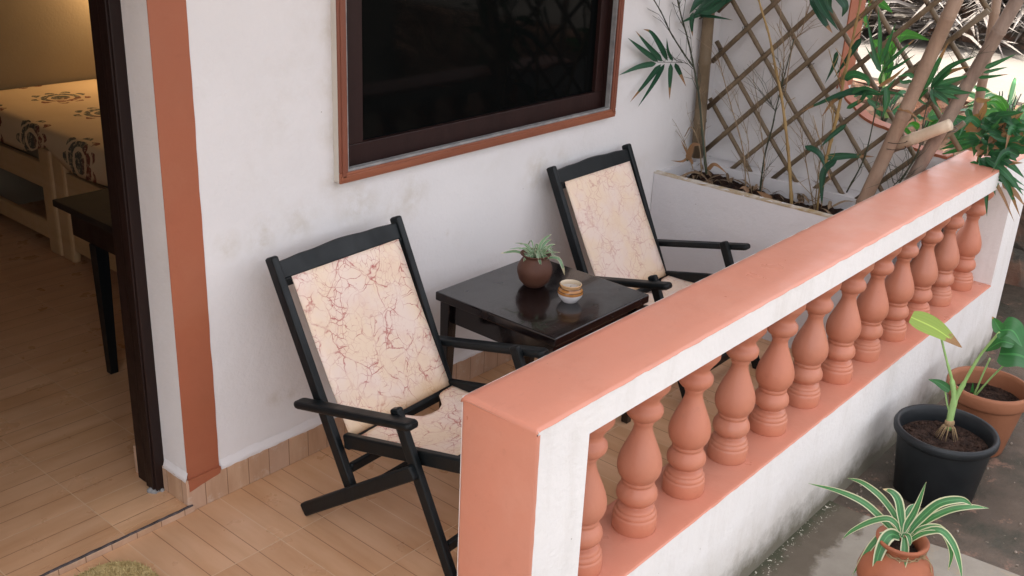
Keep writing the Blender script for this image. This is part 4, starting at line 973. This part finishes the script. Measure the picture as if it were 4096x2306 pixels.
# dry leaves and litter on the planter soil
bm = NB()
for _ in range(90):
    x = random.uniform(4.59, 4.89); y = random.uniform(1.6, 2.78); z = .655+.04*noise.noise(Vector((x, y, .635))*6)
    a = random.random()*6.28; L = random.uniform(.05, .15); d = Vector((math.cos(a), math.sin(a), random.uniform(-.05, .3)))
    p = Vector((x, y, z)); e = p+d*L; e.x = min(max(e.x, 4.585), 4.9); leafmesh(bm, [p, (p+e)/2+Vector((0, 0, random.uniform(.005, .03))), e], random.uniform(.012, .028), face=(random.uniform(-.4, .4), random.uniform(-.4, .4), 1), nseg=6)
tag(finish('leaf_litter', bm, M['dleaf']), 'dry bamboo leaves scattered on the planter soil', 'leaves', kind='stuff')

# ================================================================ BEHIND THE GARDEN WALL
def shrub(label, c, n, L, W, mat, seed, upw=.8, brown=.1, name='shrub', cat='shrub'):
    random.seed(seed); t = thing(name, label, cat, c); bm = NB()
    for _ in range(n):
        a = random.random()*6.28; e = random.uniform(.3, 1.3)*upw; ll = L*random.uniform(.6, 1.15); d = Vector((math.cos(a), math.sin(a), e)).normalized()
        b0_ = Vector(c)+Vector((math.cos(a)*.03, math.sin(a)*.03, random.uniform(0, L*.5)))
        leafmesh(bm, [b0_, b0_+d*ll*.55, b0_+Vector((d.x, d.y, d.z*.35))*ll], W*random.uniform(.7, 1.2), brown=brown*random.choice([0, 1, 2]), nseg=8)
    finish('foliage', bm, mat, t); bm = NB()
    for _ in range(5):
        a = random.random()*6.28; tube(bm, [Vector(c), Vector(c)+Vector((math.cos(a)*.06, math.sin(a)*.06, L*.7))], [.006, .003], 5)
    o = obj('stem', bm, M['culm_d'], None, True); o.parent = t; o.matrix_parent_inverse = t.matrix_world.inverted()
for i, (px, py, X, n, L, W, mt, lb) in enumerate([((1350), 640, 6.3, 26, .34, .05, 'spider', 'variegated cream and green shrub in the bed below the terrace'), (1420, 720, 6.0, 18, .3, .05, 'gleaf', 'bright green shrub at the right edge behind the orange rail'), (1260, 780, 5.9, 26, .3, .05, 'bleaf', 'dark green shrub growing behind the rail end'),
                                              (560, 640, 5.7, 7, .26, .04, 'bleaf', 'small green shrub seen through the trellis by the orange corner'), (800, 760, 5.9, 8, .24, .04, 'gleaf', 'small yellow green plant behind the curved coping'), (1130, 800, 5.8, 14, .26, .05, 'bleaf', 'low green plant between the leaning poles and the rail end')]):
    P = onx(*r6(px, py), X); shrub(lb, P-Vector((0, 0, L*.6)), n, L, W, M[mt], 40+i)
# broad bright leaf
t = thing('broad_leaf_plant', 'broad bright green arching leaves behind the trellis', 'plant', onx(*r6(560, 640), 5.6)); bm = NB()
for pts, wd in (([(520, 420), (600, 260), (700, 225), (840, 262)], .10), ([(545, 420), (500, 300), (460, 260)], .10), ([(440, 40), (490, 10), (545, 40), (600, 85)], .07), ([(430, 180), (420, 110), (415, 60)], .03), ([(520, 560), (575, 420), (570, 330)], .07)):
    leafmesh(bm, [onx(*r6(*p), 5.6) for p in pts], wd, brown=.06)
finish('foliage', bm, M['gleaf'], t); bm = NB(); tube(bm, [onx(*r6(*p), 5.6) for p in ((560, 760), (540, 560), (535, 420))], [.012, .01, .006], 8); o = obj('stem', bm, M['stalk'], None, True); o.parent = t; o.matrix_parent_inverse = t.matrix_world.inverted()
# soil bed and litter between the wall and terrace
bm = NB(); bmesh.ops.create_grid(bm, x_segments=40, y_segments=60, size=.5)
for v in bm.verts:
    v.co = Vector((5.25+(v.co.x+.5)*1.7, 1.6+(v.co.y+.5)*5.0, .30)); v.co.z += .12*noise.noise(v.co*2)+.06*noise.noise(v.co*8)+max(0, (v.co.x-6.2))*.35
struct(obj('soil_bed', bm, M['soil'], smooth=True))
random.seed(5); bm = NB()
for _ in range(300):
    x = random.uniform(5.3, 6.9); y = random.uniform(1.65, 3.6); z = .36+.1*noise.noise(Vector((x, y, .3))*2)+max(0, x-6.2)*.35
    a = random.random()*6.28; L = random.uniform(.08, .26); d = Vector((math.cos(a), math.sin(a), random.uniform(-.1, .3))); p = Vector((x, y, z)); e = p+d*L
    leafmesh(bm, [p, (p+e)/2+Vector((0, 0, .03)), e], random.uniform(.015, .05), face=(random.uniform(-.5, .5), random.uniform(-.5, .5), 1), nseg=6)
tag(finish('garden_litter', bm, M['dleaf']), 'fallen brown leaves on the soil bed below the terrace', 'leaves', kind='stuff')
# dry palm leaves over the stone wall
random.seed(8); m = MT('grey_palm_leaf', .8, .2); m.col(m.mix(m.mapr(m.noise(3, 4), .35, .65), (.25, .225, .205), (.10, .085, .07))); bm = NB()
M['dark'] = simple('dark_humus', (.015, .013, .012), (.045, .035, .03), 8, .95)
for k_ in range(3200):
    if k_ % 16 == 0: cy_, cx_, ca_ = random.uniform(1.3, 5.4), random.uniform(8.75, 10.9), random.gauss(.7, 1.0)
    y = random.uniform(1.3, 5.4); x = random.uniform(9.15, 10.9); z = 1.24+random.uniform(0, .22)+(.12 if x < 9.4 else 0)*random.random()-(random.uniform(0, .42) if x < 9.32 and y > 2.6 else 0)
    a = random.gauss(.7, 1.0); L = random.uniform(.3, .9); y = cy_+random.gauss(0, .10); x = cx_+random.gauss(0, .10); a = ca_+random.gauss(0, .28)
    if x < 9.3 and y < 2.75: x = 9.4+random.random()*.3
    z = 1.27+random.uniform(0, .2) if x > 9.3 else .96+random.uniform(0, .42)
    d = Vector((-abs(math.cos(a))*.6, math.sin(a), random.uniform(-.3, .15))).normalized(); p = Vector((x, y, z)); e = p+d*L; e.z = max(e.z, .95)
    leafmesh(bm, [p, (p+e)/2+Vector((0, 0, random.uniform(0, .10))), e], random.uniform(.025, .07), face=(random.uniform(-.6, .4), random.uniform(-.6, .6), 1), nseg=4, fold=.5)
tag(finish('dry_palm_leaves', bm, m.m), 'heap of grey dry palm leaves lying on top of the stone wall', 'leaves', kind='stuff')
bm = NB(); box(bm, (9.45, -1, 1.1), (14, 9, 1.25)); roughen(bm, .1, 2, 12); struct(obj('leaf_mould_bank', bm, M['dark'], smooth=True))

# ================================================================ POTS IN THE GARDEN
random.seed(21)
def in_parent(o, p): o.parent = p; o.matrix_parent_inverse = p.matrix_world.inverted(); return o
A = Vector((4.063, 1.029, GZ)); RB = .204; HB = .31
bpot = thing('black_plant_pot', 'black plastic pot with a thick rim standing by the white wall', 'pot', A)
bm = NB(); lathe(bm, [(0, 0), (.150, 0), (.156, .006), (.185, HB-.05), (.187, HB-.038), (.200, HB-.036), (RB, HB-.030), (RB+.002, HB-.012), (RB-.004, HB), (RB-.016, HB-.001), (.180, HB-.012), (.176, HB-.05), (.172, HB-.09)], 56); obj('pot_body', bm, M['blackpot'], bpot, True)
soil_disc((A.x, A.y, A.z+HB-.065), .174, bpot, 260, (.004, .014))
A2 = Vector((4.60, 1.03, GZ)); R2 = .178; H2 = .315
tpot = thing('terracotta_pot', 'wide terracotta pot behind the black pot beside the wall', 'pot', A2)
bm = NB(); lathe(bm, [(0, 0), (.112, 0), (.116, .006), (.158, H2-.075), (.160, H2-.07), (.170, H2-.068), (.177, H2-.055), (R2+.002, H2-.012), (R2-.002, H2), (R2-.014, H2), (.160, H2-.02), (.152, H2-.09)], 56); obj('pot_body', bm, M['terracotta'], tpot, True)
soil_disc((A2.x, A2.y, A2.z+H2-.075), .152, tpot, 200, (.004, .012))
A3 = onz(*rb(1180, 745), GZ+.022+.26); A3.z = GZ+.022
cpot = thing('clay_water_pot', 'round orange clay pot with a rope round its neck in the near corner', 'pot', A3)
q = .1285
bm = NB(); lathe(bm, [(0, 0), (.05, 0), (.075, .012), (.112, .055), (.1285, .105), (.1285, .125), (.118, .165), (.098, .195), (.074, .214), (.066, .224), (.066, .236), (.078, .246), (.088, .256), (.0885, .264), (.082, .268), (.070, .258), (.060, .244), (.058, .22), (.07, .2)], 56); obj('pot_body', bm, M['clay'], cpot, True)
soil_disc((A3.x, A3.y, A3.z+.215), .066, cpot, 30)
bm = NB()
for k in range(2):
    n = 80; rr = .0705; 
    pts = [Vector((rr*math.cos(6.283*i/n+k*.4)+.0022*math.cos(i*1.1+k*3.1), rr*math.sin(6.283*i/n+k*.4)+.0022*math.sin(i*1.1+k*3.1), .222+.003*math.sin(i*1.1+k*3.1)+.004*k)) for i in range(n+1)]; tube(bm, pts, .0026, 6)
kx = Vector((-.028, -.072, .222)); kx = Vector((.012, -.0745, .219))
bmesh.ops.create_icosphere(bm, subdivisions=2, radius=.008, matrix=Matrix.Translation(kx))
tube(bm, smooth_pts([kx, kx+Vector((.008, -.022, -.012)), kx+Vector((.006, -.036, -.045)), kx+Vector((.012, -.05, -.085))], 6), .0024, 6); tube(bm, smooth_pts([kx, kx+Vector((.014, -.004, .006)), kx+Vector((.02, -.002, .022))], 5), .0022, 6)
obj('rope', bm, M['rope'], cpot, True)
# spider plant in the clay pot
B = A3+Vector((0, 0, .225)); sp2 = thing('spider_plant', 'large spider plant with white edged arching leaves in the clay pot', 'plant', B)
bm = NB()
def L3(base, mid, tip, W, off=0, br=.04, fold=.35):
    n = len(mid)+1
    leafmesh(bm, [onp(*rb(*base), B, 0)]+[onp(*rb(*p), B, off*(i+1)/n) for i, p in enumerate(mid)]+[onp(*rb(*tip), B, off)], W*1.18, brown=br, fold=fold, prof='strap', nseg=24)
L3((1150, 720), [(1000, 560), (750, 330), (450, 190)], (92, 95), .021, .08, .03); L3((1175, 700), [(1100, 480), (930, 250), (720, 90)], (545, 34), .019, .10); L3((1190, 690), [(1160, 480), (1130, 300), (1060, 200)], (950, 160), .026, .05, .12)
L3((1200, 690), [(1240, 560), (1330, 400)], (1452, 78), .021, .03); L3((1215, 680), [(1225, 500), (1260, 390)], (1325, 330), .018, .10); L3((1230, 690), [(1380, 510), (1600, 330), (1850, 285)], (1985, 350), .026, .02); L3((1240, 700), [(1400, 560), (1700, 410), (1950, 368)], (2175, 382), .021, .05)
L3((1250, 710), [(1400, 620), (1600, 610), (1710, 750), (1745, 920)], (1702, 1105), .020, -.02); L3((1265, 750), [(1420, 660), (1620, 640), (1760, 800), (1830, 1010)], (1862, 1200), .022, -.05); L3((1180, 720), [(1110, 570), (1000, 500), (800, 540), (600, 640)], (485, 738), .018, 0)
L3((1150, 715), [(1060, 680), (980, 740), (900, 930)], (830, 1230), .036, -.09); L3((1140, 715), [(960, 690), (850, 780), (740, 930)], (600, 1160), .020, -.03); L3((1200, 720), [(1205, 850), (1190, 1000)], (1135, 1230), .024, -.10); L3((1210, 680), [(1245, 700), (1265, 760)], (1262, 818), .014, -.03, 0); L3((1170, 710), [(1120, 640)], (1040, 600), .016, .04); L3((1220, 700), [(1290, 650)], (1330, 600), .014, .05)
finish('foliage', bm, M['spider'], sp2)
# taro in the black pot
def taro_leaf(bm, c, tip, W, P, off=0, br=0.0, up_=.03, face=None):
    a = onp(*r7(*c), P, 0); b_ = onp(*r7(*tip), P, off); m_ = (a+b_)/2+Vector((0, 0, up_)); leafmesh(bm, [a, m_, b_], W, brown=br, fold=.18, prof='heart', nseg=18, face=face)
S = A+Vector((0, 0, HB-.06)); tp1 = thing('taro_plant', 'taro plant with a yellowing leaf growing in the black pot', 'plant', S)
bm = NB(); b0p = onp(*r7(845, 690), S)
tube(bm, smooth_pts([b0p-Vector((0, 0, .05)), onp(*r7(850, 650), S), onp(*r7(862, 590), S), onp(*r7(850, 500), S), onp(*r7(828, 420), S), onp(*r7(798, 296), S, .01)], 6), [.014]*6+[.013]*6+[.011]*6+[.006]*6+[.0045]*6+[.004], 10)
tube(bm, smooth_pts([b0p, onp(*r7(868, 600), S), onp(*r7(915, 510), S), onp(*r7(985, 390), S), onp(*r7(1080, 275), S, -.02)], 6), [.012]*6+[.010]*6+[.0065]*6+[.005]*6+[.004], 10)
tube(bm, smooth_pts([b0p, onp(*r7(828, 620), S), onp(*r7(818, 560), S)], 6), .0035, 6); in_parent(obj('stalk', bm, M['stalk'], None, True), tp1)
bm = NB()
bmesh.ops.create_icosphere(bm, subdivisions=2, radius=.020, matrix=Matrix.Translation(b0p-Vector((0, 0, .02))))
for _ in range(26): a = random.random()*6.28; tube(bm, [b0p-Vector((0, 0, .015)), b0p+Vector((math.cos(a)*.025, math.sin(a)*.025, -.04)), b0p+Vector((math.cos(a)*.045, math.sin(a)*.045, -.085))], [.002, .0014, .001], 5)
in_parent(obj('corm', bm, M['rope'], None, True), tp1)
bm = NB(); taro_leaf(bm, (655, 202), (900, 350), .085, S, 0, .30, .012, face=(-.75, -.1, .8)); in_parent(finish('leaf', bm, M['taro_y']), tp1)['label'] = 'yellow green leaf with a brown patch'
for a_ in (((1085, 265), (1190, 345), .13, S, -.03, 0, .03, (-.3, -.5, .8)), ((1090, 275), (1045, 200), .045, S, .03, .12, .0), ((842, 556), (738, 502), .034, S, .0, 0, .008)):
    bm = NB(); taro_leaf(bm, *a_); in_parent(finish('leaf', bm, M['taro']), tp1)
S2 = A2+Vector((0, 0, H2-.07)); tp2 = thing('taro_plant', 'taro plant with broad dark green leaves growing in the terracotta pot', 'plant', S2)
bm = NB(); b1p = onp(*r7(950, 598), S2)
for e in ((1110, 425), (1035, 400), (975, 540)):
    w_ = onp(*r7(*e), S2); tube(bm, smooth_pts([b1p, (b1p+w_)/2+Vector((0, 0, .01)), w_], 8), .0042, 8)
in_parent(obj('stalk', bm, M['stalk'], None, True), tp2)
for a_ in (((1080, 378), (1290, 490), .20, S2, -.02, 0, .04, (-.3, -.4, .9)), ((1150, 335), (1010, 368), .085, S2, .02, 0, .03, (-.3, -.4, .8)), ((945, 600), (953, 515), .018, S2, 0, 0, 0)):
    bm = NB(); taro_leaf(bm, *a_); in_parent(finish('leaf', bm, M['taro']), tp2)
# bits of stone, chips and twigs on the dirt
bm = NB()
for _ in range(420):
    x = random.uniform(3.5, 7.0); y = random.uniform(-.4, 1.28) if random.random() < .7 else 1.28-abs(random.gauss(0, .06)); r = random.uniform(.002, .009)
    if x > 6.7: continue
    bmesh.ops.create_icosphere(bm, subdivisions=1, radius=r, matrix=Matrix.Translation((x, y, GZ+r*.4)) @ Matrix.Rotation(random.random()*3, 4, 'X') @ Matrix.Diagonal((1, random.uniform(.5, 1), .6, 1)))
tag(obj('gravel', bm, simple('grit', (.14, .11, .085), (.30, .25, .20), 30, .9)), 'small stones and grit scattered on the damp ground', 'gravel', kind='stuff')
